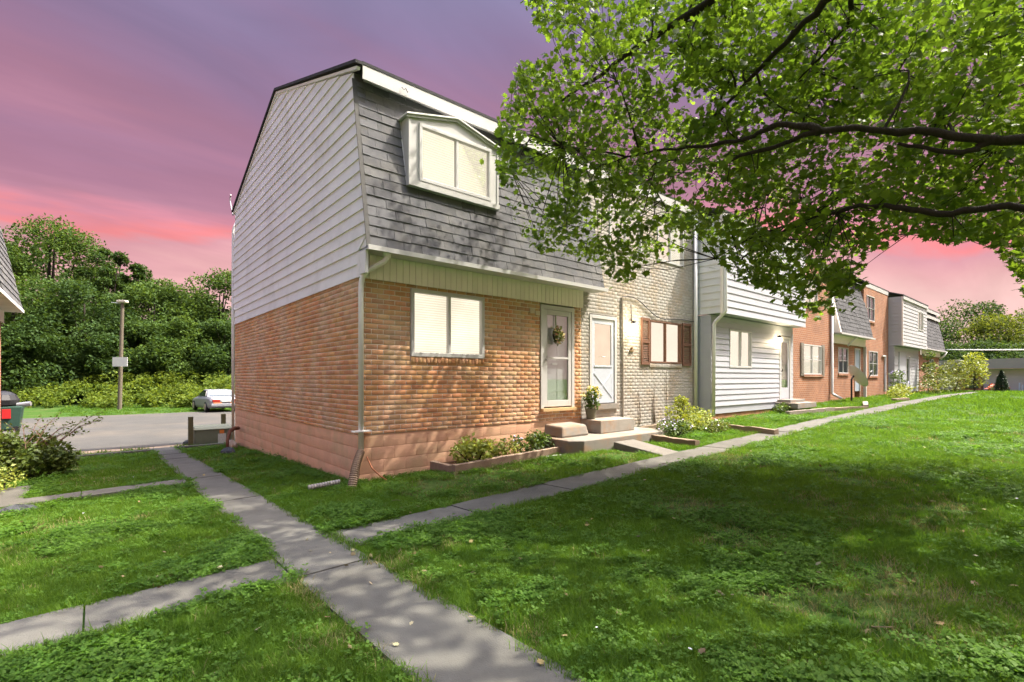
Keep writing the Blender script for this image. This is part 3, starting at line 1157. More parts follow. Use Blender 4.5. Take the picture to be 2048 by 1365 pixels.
door2 = d2.build('door', m_white, H2, bevel=.004)
door2['label'] = 'pale storm door with lit glass above and crossbuck panel below'
q = MB()
q.box(x0 + .06, x0 + .17, Y2 + .0, Y2 + .035, z0 + .02, z1 - .09).box(x1 - .17, x1 - .06, Y2 + .0, Y2 + .035, z0 + .02, z1 - .09)
q.box(x0 + .17, x1 - .17, Y2 + .0, Y2 + .035, z1 - .20, z1 - .09).box(x0 + .17, x1 - .17, Y2 + .0, Y2 + .035, z0 + .02, z0 + .88)
q.box(x0 + .15, x1 - .15, Y2 - .012, Y2 + .02, z0 + .86, z0 + .90)
bm_ = mat('blue_white_door', (.44, .48, .54), .45, .05, 3)
q.build('door_leaf', bm_, door2, bevel=.004)
cbk = MB()
cx, cz = (x0 + x1) / 2, z0 + .44
for a in (.72, -.72):
    cbk.rbox((cx, Y2 - .004, cz), .88, .012 if a > 0 else .009, .035, ry=a)
cbk.build('crossbuck', bm_, door2)
MB().box(x0 + .17, x1 - .17, Y2 + .014, Y2 + .02, z0 + .90, z1 - .20).build('pane', m_glass, door2)
MB().box(x0 + .1, x1 - .1, Y2 + .08, Y2 + .09, z0 + .85, z1 - .12).build('room_panel', emit_mat('lit_hall', (1.0, .80, .55), 1.25 * EM, .2, 2.5), door2)  # glowing sheet standing in for the lit hall
MB().tube([(x0 + .42, Y2 - .005, z0 + 1.12), (x0 + .42, Y2 - .03, z0 + 1.10), (x0 + .50, Y2 - .03, z0 + 1.10), (x0 + .50, Y2 - .005, z0 + 1.12)], .008, 6).build('knocker', m_steel, door2)
MB().box(x0 - .05, x1 + .05, Y2 - .06, Y2 + .1, z0 - .12, z0 - .002).build('threshold', m_stoop, door2)
# conduit, loose wires and the patch of stains beside the door
mb = MB().tube([(6.70, Y2 - .03, .45), (6.69, Y2 - .03, 2.0), (6.66, Y2 - .03, 3.6)], .022, 6)
mb.build('conduit', mat('grimy_conduit', (.30, .26, .21), .8, .15, 9), H2)
wr = [(6.66 + t * 3.4, Y2 - .03, 3.62 - .36 * t + .18 * math.sin(t * 9) * (1 - t) - .55 * t * (1 - t)) for t in np.linspace(0, 1, 24)]
MB().tube(wr, .011, 5).build('loose_wire', m_black, H2)
MB().tube([(7.02, Y2 - .03, 3.46), (7.03, Y2 - .035, 3.2), (7.05, Y2 - .03, 3.0)], .009, 5).build('lamp_wire', m_black, H2)
MB().box(6.98, 7.14, Y2 - .035, Y2 - .004, 2.30, 2.33).lathe((7.06, Y2 - .02, 2.35), [(.01, 0), (.035, .01), (.035, .05), (.01, .06)], 8).build('door_bell', mat('old_brass', (.20, .13, .06), .6, .1, 20), H2)
downspout(H2, [(10.06, Y2 - .06, 6.3), (10.05, Y2 - .06, .5)], .055)
roof_slab(H2, 5.46, 10.22, -.02)
# climbing stems and dead vines on the painted wall
for (x, zt, ph) in ((7.38, 1.35, .3), (8.0, 1.15, 1.2), (8.05, 1.5, 2.0), (8.62, 1.85, .8)):
    pts = [(x + .03 * math.sin(ph + 5 * t), Y2 - .025, .45 + (zt - .45) * t) for t in np.linspace(0, 1, 12)]
    MB().tube(pts, [.013 * (1 - .7 * t) for t in np.linspace(0, 1, 12)], 5).build('dead_vine', mat('dry_stem', (.12, .08, .05), .9, .2, 20), H2)


def wall_lamp(loc, label, energy):
    t = thing('wall_lamp', loc, label, 'lamp', 'lit wall lamps')
    x, y, z = loc
    MB().lathe((x, y - .015, z), [(.01, -.005), (.06, 0), (.06, .02), (.03, .05), (.01, .055)], 12).build('cap', m_black, t)
    MB().box(x - .045, x + .045, y - .03, y + .045, z + .045, z + .075).build('bracket', m_black, t)
    gl = bpy.data.materials.get('lamp_globe') or emit_mat('lamp_globe', (1.0, .80, .50), 30 * EM, .02, 1)
    MB().lathe((x, y - .015, z - .15), [(.012, 0), (.05, .012), (.075, .05), (.08, .085), (.06, .13), (.045, .15)], 14).build('globe', gl, t, smooth=True)
    ld = bpy.data.lights.new('lamp_light', 'POINT')
    ld.energy = energy
    ld.color = (1.0, .80, .50)
    ld.shadow_soft_size = .08
    lo = bpy.data.objects.new('lamp_light', ld)
    lo.matrix_basis = Matrix.Translation((x, y - .20, z - .09))
    link(lo, t)
    return t


wall_lamp((7.06, -.06, 2.98), 'round lit lamp on the white painted brick wall between door and window', 6)

# ------------------------------------------------ houses with an overhanging, sided upper storey
def overhang_house(x0, x1, zb, ms, label, yl, yu, side_left, win_lo, win_up, door, base_mat, zsplit=3.45, expo=.165, zup=6.25, up_expo=.20):
    H = thing('row_house', (x0, yl, zb), label, 'house', 'houses of the row')
    holes = [win_lo] if win_lo else []
    if door: holes.append((door[0] - .04, door[1] + .04, zb, door[3] + .03))
    mb = MB()
    wall_cells(mb, x0, x1, zb + .1, zsplit, holes, yl, yl + .2)
    mb.box(x0, x0 + .2, yl + .2, DEPTH, zb + .1, zsplit)
    wl_ = mb.build('wall', ms, H)
    MB().box(x0 + .03, x1 - .03, yl + .03, yl + .3, zb - .5, zb + .1).box(x0 + .03, x0 + .3, yl + .3, DEPTH, zb - .5, zb + .1).build('foundation', base_mat, H)

    def spans(z):
        return (x0, x1)
    z = zb + .32
    lr = np.random.default_rng(int(x0))
    while z < zsplit - .03:
        zt = min(z + expo, zsplit)
        segs = [(x0, x1)]
        for (a, b, c, d) in holes:
            if c < (z + zt) / 2 < d:
                ns = []
                for (p_, q_) in segs:
                    if b <= p_ or a >= q_: ns.append((p_, q_))
                    else:
                        if a > p_: ns.append((p_, a))
                        if b < q_: ns.append((b, q_))
                segs = ns
        for (p_, q_) in segs:
            if q_ - p_ > .03:
                lap_planks(wl_, lambda zz, p_=p_, q_=q_: (p_ + .002, q_ - .002), z, zt, expo, yl, ms, 'front', split=False, seed=int(z * 100))
        z = zt
    # upper box
    uh = [win_up] if win_up else []
    mb = MB()
    wall_cells(mb, x0, x1 + .25, zsplit + .03, zup, uh, yu, yu + .2)
    mb.box(x0, x0 + .15, yu + .2, 1.5, zsplit + .03, zup).box(x1 + .1, x1 + .25, yu + .2, 1.5, zsplit + .03, zup)
    mb.box(x0 + .15, x1 + .1, yu + .2, yl + .2, zsplit + .03, zsplit + .10)
    up = mb.build('upper_storey', ms, H)
    z = zsplit + .02
    while z < zup - .03:
        zt = min(z + up_expo, zup)
        segs = [(x0, x1 + .25)]
        for (a, b, c, d) in uh:
            if c < (z + zt) / 2 < d:
                segs = [(x0, a), (b, x1 + .25)]
        for (p_, q_) in segs:
            lap_planks(up, lambda zz, p_=p_, q_=q_: (p_ + .002, q_ - .002), z, zt, up_expo, yu, ms, 'front', split=False, seed=int(z * 90))
        lap_planks(up, lambda zz: (yu + .004, .4), z, zt, up_expo, x0, side_left, 'side', split=False, seed=int(z * 80))
        z = zt
    MB().box(x0 - .04, x0 + .03, yu - .04, yu + .03, zsplit - .01, zup + .01).build('corner_post', m_frieze, up)
    if win_lo:
        window(H, *win_lo, yl, fw=.05, fm=m_white, glow=m_glow2, mull=(.52,), out=.03)
    if win_up:
        window(H, *win_up, yu, fw=.05, glow=m_glow2, mull=(.5,))
    if door:
        a, b, c, d = door
        f_ = MB().box(a - .05, a + .05, yl - .03, yl + .1, c, d).box(b - .05, b + .05, yl - .03, yl + .1, c, d).box(a + .05, b - .05, yl - .03, yl + .1, d - .08, d).build('door', m_white, H)
        s_ = MB().box(a + .05, a + .17, yl - .005, yl + .03, c + .02, d - .085).box(b - .17, b - .05, yl - .005, yl + .03, c + .02, d - .085)
        s_.box(a + .17, b - .17, yl - .005, yl + .03, c + .02, c + .42).box(a + .17, b - .17, yl - .005, yl + .03, d - .2, d - .085)
        s_.build('door_leaf', m_whitesiding, f_)
        MB().box(a + .17, b - .17, yl + .01, yl + .016, c + .42, d - .2).build('pane', m_glass, f_)
        MB().box(a + .1, b - .1, yl + .06, yl + .07, c + .3, d - .12).build('inner_leaf', mat('sage_door', (.30, .33, .24), .6, .2, 3), f_)
        MB().tube([(a + .11, yl - .005, c + 1.0), (a + .11, yl - .06, c + 1.0), (a + .11, yl - .06, c + 1.08)], .014, 6).build('handle', m_black, f_)
    roof = MB().prism([(yu - .08, zup + .02), (Y_RIDGE, Z_RIDGE), (2 * Y_RIDGE, zup + .02), (2 * Y_RIDGE, zup + .09), (Y_RIDGE, Z_RIDGE + .07), (yu - .08, zup + .09)], x0 - .08, x1 + .32, 'x').build('roof', m_dark, H)
    MB().box(x0 - .075, x1 + .315, yu - .074, yu - .04, zup - .16, zup + .017).build('fascia', m_white, roof)
    return H


m_shingle2 = mat('charcoal_shingle', (.075, .075, .08), .95, .15, 9, .4, 80, island=.2)
m_rustbase = mat('stained_base', (.36, .18, .09), .9, .14, 3, .3, 50, col2=(.22, .12, .07), patch=.3, pscale=2)
H3 = overhang_house(10.24, 16.2, .50, m_whitesiding, 'white lap sided house with lit window and overhanging upper storey, third along the row', -.38, -.72, m_siding,
                    (11.35, 12.85, 1.95, 3.12), (12.1, 13.7, 4.5, 5.75), (15.05, 15.95, .88, 3.10), m_rustbase)
downspout(H3, [(10.30, -.62, 6.15), (10.30, -.78, 5.9), (10.29, -.80, 3.5), (10.27, -.47, 3.2), (10.27, -.45, .55)], .05)
MB().box(14.55, 16.25, -1.15, -.42, .62, .80).box(14.75, 16.05, -.85, -.42, .80, .9).build('doorstep', m_stoop, H3, bevel=.01)
wall_lamp((14.88, -.45, 3.02), 'glowing lamp beside the door of the white sided house', 5)

# ------------------------------------------------ plain brick houses farther on
def shutter_pair(par, x0, x1, z0, z1, y, m):
    w = .30
    for a in (x0 - w - .02, x1 + .02):
        s = MB().box(a, a + w, y - .04, y - .005, z0, z1)
        for q in range(6):
            zz = z0 + .08 + (z1 - z0 - .16) * q / 6
            s.box(a + .04, a + w - .04, y - .05, y - .04, zz, zz + (z1 - z0) / 9)
        s.build('shutter', m, par)


def brick_house(x0, x1, zb, label, wins, dark=(), door=None, roof=True, ztop=6.40, y=.0):
    H = thing('row_house', (x0, y, zb), label, 'house', 'houses of the row')
    holes = [w[:4] for w in wins]
    if door: holes.append((door[0], door[1], zb - .5, door[3]))
    mb = MB()
    wall_cells(mb, x0, x1, zb - .5, ztop, holes, y, y + .2)
    mb.box(x0, x0 + .15, y + .2, 2.0, zb - .5, ztop)
    mb.build('wall', m_farbrick, H)
    for i, wv in enumerate(wins):
        a, b, c, d = wv[:4]
        if i in dark:
            window(H, a, b, c, d, y, fw=.045, glow=mat('dark_room', (.03, .03, .03), .9), mull=(.5,), horiz=(.5,), gm=m_darkglass)
        else:
            window(H, a, b, c, d, y, fw=.045, glow=m_glow2, mull=(.5,), horiz=(.5,))
        MB().box(a - .04, b + .04, y - .05, y - .004, c - .09, c - .004).build('window_sill', m_farbrick, H)
    if door:
        a, b, c, d = door
        f_ = MB().box(a, a + .06, y - .03, y + .1, c, d).box(b - .06, b, y - .03, y + .1, c, d).box(a + .06, b - .06, y - .03, y + .1, d - .07, d).build('door', m_white, H)
        MB().box(a + .06, b - .06, y + .01, y + .05, c, d - .07).build('door_leaf', mat('blue_grey_door', (.30, .36, .42), .5, .06, 3), f_)
    if roof:
        roof_slab(H, x0 + .02, x1 + .02, -.03)
    return H


H4 = brick_house(16.5, 21.6, .62, 'orange brick house with shuttered lit window, fourth along the row', [(18.35, 20.35, 1.78, 3.0), (18.4, 19.9, 4.6, 5.7)])
shutter_pair(H4, 18.35, 20.35, 1.74, 3.04, .0, mat('grey_shutter', (.20, .18, .15), .7, .1, 9))
MB().box(16.55, 16.95, -.14, -.005, .62, 3.3).build('pilaster', mat('rough_stone', (.28, .25, .2), .9, .15, 12, .5, 40), H4)
downspout(H4, [(21.5, -.07, 6.2), (21.5, -.07, .95), (21.45, -.45, .75)], .055)

H5 = brick_house(21.64, 26.4, .68, 'brick house with small grey mansard over a teal curtained window', [(22.6, 24.0, 1.85, 3.05)], dark=(0,), door=(25.0, 25.85, 1.0, 3.1), ztop=3.45, y=.02)
MB().box(23.2, 23.95, .05, .06, 1.9, 3.0).build('teal_curtain', mat('teal_cloth', (.10, .26, .22), .8, .1, 3), H5)
m5 = mansard_body(H5, 21.70, 26.6)
shingle_courses(m5, 21.85, 26.62, (), single=False, exposure=.19, width=.33, m=m_shingle2)
mansard_trim(H5, 21.62, 26.75)
MB().box(21.68, 26.4, -.09, -.01, 3.2, Z_MANS - .065).build('frieze', m_frieze, H5)
downspout(H5, [(24.2, -.30, 3.55), (23.9, -.2, 3.4), (23.6, -.1, 3.15)], .04)
roof_slab(H5, 21.66, 26.5, -.04)
MB().box(26.28, 26.40, -.13, -.02, .68, 3.2).build('porch_post', m_white, H5)

H6 = brick_house(26.44, 31.1, .70, 'plain brick house with dark barred window next to the grey sided house', [(27.3, 28.9, 1.75, 3.05), (26.9, 28.3, 4.6, 5.9)], dark=(0, 1), y=.0)
MB().box(30.2, 30.3, -.08, -.01, .9, 2.9).box(29.7, 30.2, -.08, -.01, 2.82, 2.9).build('pipe_frame', m_siding, H6)

H7 = overhang_house(31.15, 37.2, .72, m_greysiding, 'grey lap sided house projecting near the far end of the row', -.25, -.62, m_greysiding,
                    None, (34.9, 36.4, 4.55, 5.75), (33.9, 34.8, 1.0, 3.0), m_farbrick, expo=.19, zup=6.2)
MB().box(32.1, 33.6, -.31, -.255, .95, 3.15).build('garage_panel', m_whitesiding, H7)

H8 = brick_house(39.0, 45.6, .72, 'last brick house with grey mansard at the far end of the row', [(42.2, 43.6, 1.8, 3.0)], dark=(0,), ztop=3.45, y=.02)
m8 = mansard_body(H8, 39.05, 45.7)
shingle_courses(m8, 39.4, 45.75, (), single=False, exposure=.24, width=.4, m=m_shingle2)
mansard_trim(H8, 38.9, 45.9)
MB().box(39.05, 45.4, -.09, -.01, 3.2, Z_MANS - .065).build('frieze', m_frieze, H8)
roof_slab(H8, 39.0, 45.8, -.45)
downspout(H8, [(45.7, -.40, 3.6), (45.5, -.3, 3.3), (45.3, -.08, 3.1)], .06)
MB().box(37.5, 39.0, .3, 4, .4, 6.1).build('party_wall', m_siding, H8)

# ------------------------------------------------ neighbour on the left, its front to the side path
HN = thing('neighbour_house', (-4.9, 6, -.2), 'neighbouring house with grey mansard eave at the left edge', 'house')
XN = -4.78
mb = MB().box(XN - .2, XN, 1.0, 8.7, -.6, 2.95).box(XN - 7, XN - .2, 8.5, 8.7, -.6, 2.95)
mb.build('wall', m_farbrick, HN)
NB = MB().prism([(XN + .33, 3.24), (XN - .23, 6.1), (XN - 4, 7.4), (XN - 4, 3.24)], 1.0, 8.85, 'y').build('mansard', m_felt, HN)
L = math.hypot(1, .196)
r = 0
while r * .17 < 2.7:
    z0_, z1_ = 3.24 + r * .17 / L, 3.24 + (r + 1) * .17 / L + .03
    xa, xb = XN + .335 - .196 * (z0_ - 3.24), XN + .335 - .196 * (z1_ - 3.24)
    y_ = 8.87 - (r % 2) * .15
    first = True
    while y_ > 5.6:
        ya = y_ - .3
        MB().hexa([(xa - .02, ya, z0_), (xa + .022, ya, z0_), (xa + .022, y_ - .005, z0_), (xa - .02, y_ - .005, z0_),
                   (xb - .02, ya, z1_), (xb + .006, ya, z1_), (xb + .006, y_ - .005, z1_), (xb - .02, y_ - .005, z1_)]).build('shingle', m_shingle, NB)
        y_ -= .3
    r += 1
MB().box(XN + .30, XN + .36, 1.0, 8.95, 3.17, 3.235).box(XN - .0, XN + .30, 1.0, 8.93, 3.175, 3.19).build('eave_trim', m_siding, HN)
MB().box(XN - .01, XN + .05, 1.0, 8.72, 2.9, 3.17).build('frieze', m_frieze, HN)

# ------------------------------------------------ long low building beyond the lawn
p_l, p_r = at(1870, 757, 43), at(2330, 757, 30)
FB = thing('low_building', (p_l.x, p_l.y, .5), 'long low pale building with flat roof beyond the lawn', 'building')
dv = Vector((p_r.x - p_l.x, p_r.y - p_l.y, 0))
Lb = dv.length
ang = math.atan2(dv.y, dv.x)
MF = Matrix.Translation((p_l.x, p_l.y, .1)) @ Matrix.Rotation(ang, 4, 'Z')


def placed(mb, name, m, par):
    mb.v = [tuple(MF @ Vector(q)) for q in mb.v]
    return mb.build(name, m, par)


placed(MB().box(0, Lb, 0, 10, 0, 2.55), 'wall', m_farwall, FB)
placed(MB().box(-.3, Lb + .3, -.35, 10.3, 2.30, 3.05), 'roof_band', mat('roof_band', (.31, .29, .28), .8, .06, 1), FB)
placed(MB().box(-.32, Lb + .32, -.37, 10.32, 2.25, 2.30), 'roof_trim', mat('tan_trim', (.38, .28, .2), .7, .05, 2), FB)
placed(MB().box(1.6, 3.55, -.04, -.002, .3, 2.2), 'brick_panel', m_farbrick, FB)
placed(MB().box(2.4, 3.35, -.07, -.042, .7, 1.6), 'window', m_darkglass, FB)
placed(MB().box(3.6, 3.68, -.09, -.01, 0, 2.26), 'corner_strip', m_shutter, FB)
lt = MB()
for i, (w_, h_) in enumerate(((.16, .42), (.14, .22), (.14, .22), (.10, .10), (.14, .2), (.14, .22), (.16, .24))):
    x_ = 9.3 + i * .22
    lt.prism([(x_, 1.66), (x_ + w_ * .45, 1.64), (x_ + w_ * .75, 1.66 + h_), (x_ + w_ * .35, 1.68 + h_)], -.03, -.012, 'y')
    lt.prism([(x_ + w_ * .5, 1.66), (x_ + w_, 1.66), (x_ + w_, 1.74), (x_ + w_ * .5, 1.74)], -.032, -.012, 'y')
placed(lt, 'lettering', m_black, FB)['label'] = 'small dark slanted lettering, too far to read'
wf = MB().box(9.5, 10.9, -.05, -.005, .55, 1.25)
placed(wf, 'window', mat('pale_frame', (.5, .5, .49), .6), FB)
placed(MB().box(9.56, 10.2, -.07, -.052, .6, 1.2).box(10.26, 10.84, -.07, -.052, .6, 1.2), 'pane', m_darkglass, FB)
placed(MB().box(4.9, 5.0, -.12, -.01, .9, 1.1).box(5.12, 5.18, -.12, -.01, .92, 1.0), 'meter_box', m_black, FB)
pf = MB()
for i in range(9):
    pf.box(6.3 + i * .2, 6.38 + i * .2, -.5, -.46, .1, 1.05 if i % 3 else 1.2)
placed(pf, 'picket_screen', mat('pale_blue_picket', (.48, .55, .62), .7), FB)
# ================================================================== STOOPS, EDGING, SMALL THINGS
t = thing('stoop', (5.3, -.6, .2), 'low concrete stoop landing in front of both doors with a spalled front corner', 'stoop')
mb = MB().prism([(3.75, -.02), (3.72, -.95), (3.95, -1.16), (6.95, -1.12), (6.98, -.02)], .02, .44, 'z')
mb.build('landing', m_stoop, t, bevel=.02)
t = MB().hexa([(3.92, -.62, .442), (4.76, -.60, .442), (4.80, -.04, .442), (3.95, -.04, .442), (3.98, -.56, .655), (4.70, -.56, .665), (4.76, -.05, .69), (3.98, -.05, .68)]).build('step_block', m_stoop, bevel=.035)
tag(t, 'worn rounded concrete step below the white storm door with the flower basket', 'step', 'concrete door steps')
t = MB().box(5.10, 6.30, -.62, -.04, .442, .72).build('step_block', mat('pale_step', (.26, .243, .21), .85, .14, 5, .3, 80, col2=(.28, .18, .11), patch=.22, pscale=2), bevel=.015)
tag(t, 'sharp edged concrete step below the pale door with lit glass', 'step', 'concrete door steps')
t = MB().hexa([(4.62, -2.47, .14), (5.20, -2.42, .16), (5.42, -1.20, .22), (4.80, -1.18, .22), (4.64, -2.45, .245), (5.20, -2.40, .255), (5.42, -1.22, .36), (4.80, -1.20, .355)]).build('walk_slab', mat('slab_grey', (.14, .13, .112), .9, .1, 5, .3, 90), bevel=.012)
tag(t, 'tilted concrete slab leading from the path up to the stoop', 'slab')


def timber(a, b, w, h, label, m=m_wood, sink=.05, lift=None):
    a, b = Vector(a), Vector(b)
    d = (b - a)
    ln = Vector((d.x, d.y, 0)).normalized()
    nn = Vector((-ln.y, ln.x, 0)) * w / 2
    za, zb = float(zg(a.x, a.y)), float(zg(b.x, b.y))
    n = max(2, int(d.length / .2))
    V, F = [], []
    lr = np.random.default_rng(int(abs(a.x * 100)))
    for i in range(n + 1):
        q = a.lerp(b, i / n)
        z = za + (zb - za) * i / n
        j = lr.normal(0, .006, 4)
        V += [(q.x - nn.x, q.y - nn.y, z - sink), (q.x + nn.x, q.y + nn.y, z - sink), (q.x + nn.x, q.y + nn.y + j[0], z + h + j[1]), (q.x - nn.x, q.y - nn.y + j[2], z + h + j[3])]
    for i in range(n):
        b0, b1 = i * 4, i * 4 + 4
        for k in range(4):
            k2 = (k + 1) % 4
            F.append((b0 + k, b0 + k2, b1 + k2, b1 + k))
    F += [(3, 2, 1, 0), (4 * n, 4 * n + 1, 4 * n + 2, 4 * n + 3)]
    me = bpy.data.meshes.new('garden_timber')
    me.from_pydata(V, [], [tuple(reversed(f)) for f in F])
    me.update()
    o = obj('garden_timber', me, m)
    return tag(o, label, 'timber', 'timbers edging the beds')


timber((1.32, -.66, 0), (3.98, -.72, 0), .09, .15, 'long timber along the front of the small bed under the lit window', mat('pale_timber', (.26, .19, .135), .9, .15, 10, .3, 60))
timber((1.30, -.62, 0), (1.30, -.03, 0), .09, .15, 'short timber closing the left end of the small bed', mat('pale_timber', (0, 0, 0)))
timber((5.95, -2.36, 0), (6.25, -1.16, 0), .13, .14, 'dark timber running from the stoop towards the path beside the shrubs')
timber((7.0, -.32, 0), (8.3, -.30, 0), .11, .20, 'dark timber against the painted wall right of the stoop')
timber((8.5, -2.85, 0), (8.95, -1.55, 0), .13, .13, 'black timber edging beyond the flowering shrubs near the path')
timber((13.4, -1.25, 0), (15.9, -1.75, 0), .15, .12, 'grey weathered timber in front of the white sided house', mat('grey_timber', (.22, .185, .15), .9, .15, 8, .4, 60))
timber((15.9, -1.75, 0), (17.4, -2.32, 0), .15, .10, 'rotted dark timber near the path bend by the brick house', m_wood)
timber((17.4, -2.32, 0), (19.8, -1.7, 0), .15, .13, 'pale split log edging in front of the fourth house', mat('grey_timber', (0, 0, 0)))
timber((22.5, -2.05, 0), (23.7, -2.25, 0), .2, .12, 'short black timber beside the path past the satellite dish')

# bed soil
b = MB().prism([(1.36, -.60), (3.75, -.66), (3.72, -.02), (1.36, -.02)], .0, .15, 'z').build('bed_soil', m_soil)
b['kind'] = 'structure'

# splash pipe and cable at the corner
mb = MB()
pts = [(-.78 + .018 * i, -.02 - .0045 * i, .035 + .002 * i) for i in range(25)]
mb.tube(pts, [.042 if i % 2 else .033 for i in range(25)], 10)
tag(mb.build('drain_pipe', mat('grey_pipe', (.26, .24, .22), .8, .15, 16), smooth=False), 'short ribbed grey drain pipe lying in the grass by the corner', 'pipe')
pts = [(.10, -.06, .40), (.16, -.12, .22), (.26, -.2, .10), (.34, -.26, .035)]
tag(MB().tube(pts, .011, 6).build('cable', mat('orange_cable', (.40, .15, .07), .6), smooth=True), 'thin orange cable hanging down the foundation near the downspout', 'cable')
pts = [(3.30, -.80, .16), (3.55, -.86, .17), (3.80, -.93, .17), (4.02, -.95, .165)]
tag(MB().tube(pts, .016, 6).build('white_hose', mat('white_hose', (.7, .7, .68), .5), smooth=True), 'short white hose lying between the bed and the stoop', 'hose')


def rock(name, c, s, m, label, cat, seed=0, n=14):
    lr = np.random.default_rng(seed)
    V, F = [], []
    rows = 8
    for i in range(rows + 1):
        th = math.pi * i / rows
        for k in range(n):
            ph = 2 * math.pi * k / n
            rr = 1 + .18 * math.sin(3 * ph + seed) * math.sin(th) + lr.normal(0, .05)
            V.append((c[0] + s[0] * rr * math.sin(th) * math.cos(ph), c[1] + s[1] * rr * math.sin(th) * math.sin(ph), c[2] + s[2] * rr * math.cos(th)))
    for i in range(rows):
        for k in range(n):
            k2 = (k + 1) % n
            F.append((i * n + k, (i + 1) * n + k, (i + 1) * n + k2, i * n + k2))
    me = bpy.data.meshes.new(name)
    me.from_pydata(V, [], F)
    me.update()
    return tag(obj(name, me, m), label, cat)


m_darkrock = mat('dark_rock', (.045, .05, .055), .8, .25, 12, .6, 40)
rock('rock', (-3.92, 1.74, .02 + float(zg(-3.9, 1.74))), (.20, .09, .085), m_darkrock, 'dark lumpy stone in the grass at the left edge', 'stone', 3)
rock('rock', (-.62, 6.4, float(zg(-.6, 6.4)) + .05), (.16, .2, .12), m_darkrock, 'dark stone near the rear foundation of the brick house', 'stone', 5)
rock('rock', (-.28, 7.9, float(zg(-.3, 7.9)) + .08), (.13, .26, .16), mat('pale_rock', (.42, .34, .27), .9, .15, 9), 'pale stone against the rear corner of the brick house', 'stone', 8)
pts = [(-.05, 8.2, .22), (-.2, 8.0, .24), (-.34, 7.8, .18), (-.44, 7.55, -.02), (-.47, 7.4, -.25)]
tag(MB().tube(pts, [.05, .055, .05, .04, .03], 8).build('bent_pipe', mat('rust', (.11, .04, .02), .8, .2, 12), smooth=True), 'rusty bent pipe curving out of the rear corner of the foundation', 'pipe')
rock('rock', (-.9, 10.35, float(zg(-.9, 10.35)) + .05), (.2, .12, .13), m_darkrock, 'small dark stone on the verge by the utility box', 'stone', 11)

# utility box with its two posts
ub = thing('utility_box', (-.45, 9.75, -.4), 'green grey utility cabinet at the verge behind the brick house', 'utility box')
zb = float(zg(-.4, 9.8))
m_ub = mat('sage_paint', (.15, .17, .115), .6, .1, 6)
MB().prism([(-.92, 9.55), (.05, 9.55), (.05, 10.1), (-.92, 10.1)], zb - .05, zb + .50, 'z').build('cabinet', m_ub, ub, bevel=.02)
MB().hexa([(-.95, 9.52, zb + .50), (.08, 9.52, zb + .50), (.08, 10.13, zb + .50), (-.95, 10.13, zb + .50), (-.92, 9.6, zb + .57), (.05, 9.6, zb + .57), (.05, 10.1, zb + .60), (-.92, 10.1, zb + .60)]).build('lid', mat('sage_lid', (.24, .25, .17), .6, .08, 6), ub, bevel=.01)
MB().box(-.33, -.12, 9.535, 9.546, zb + .08, zb + .36).build('warning_label', mat('label_white', (.55, .55, .5), .6, .25, 30), ub)
MB().box(-.29, -.17, 9.528, 9.534, zb + .36, zb + .47).build('orange_sticker', mat('orange_sticker', (.65, .20, .04), .6), ub)
for k_, px_ in enumerate((-1.08, -.12)):
    MB().box(px_, px_ + .12, 10.22 if k_ else 9.50, 10.34 if k_ else 9.62, zb - .2, zb + .90).build('post', mat('post_wood', (.11, .10, .05), .9, .15, 10), ub, bevel=.01)

# lamp pole with sign
pp = at(239, 820, 32)
zp = float(zg(pp.x, pp.y))
lp = thing('lamp_pole', (pp.x, pp.y, zp), 'tall wooden pole with a small flat lamp and a blank white sign', 'pole')
top = at(245, 606, 32)
MB().tube([(pp.x, pp.y, zp - .3), (pp.x * .5 + top.x * .5, pp.y * .5 + top.y * .5, (zp + top.z) / 2), (top.x, top.y, top.z)], [.125, .112, .095], 12).build('shaft', mat('grey_pole', (.14, .118, .088), .9, .12, 5, .3, 40, stretch=(6, 6, .6)), lp)
hd = MB().rbox((top.x, top.y, top.z + .08), .60, .32, .16, rz=R(-40))
hd.build('lamp_head', mat('lamp_housing', (.52, .48, .40), .5), lp, bevel=.03)
MB().tube([(top.x - .1, top.y + .1, top.z - .05), (top.x - .55, top.y + .46, top.z + .02)], .03, 6).build('arm', m_steel, lp)
sg = at(240, 724, 31.7)
MB().rbox((sg.x, sg.y, sg.z), .96, .03, .60, rz=R(-40)).build('sign', mat('white_sign', (.66, .66, .66), .5, .05, 6), lp)

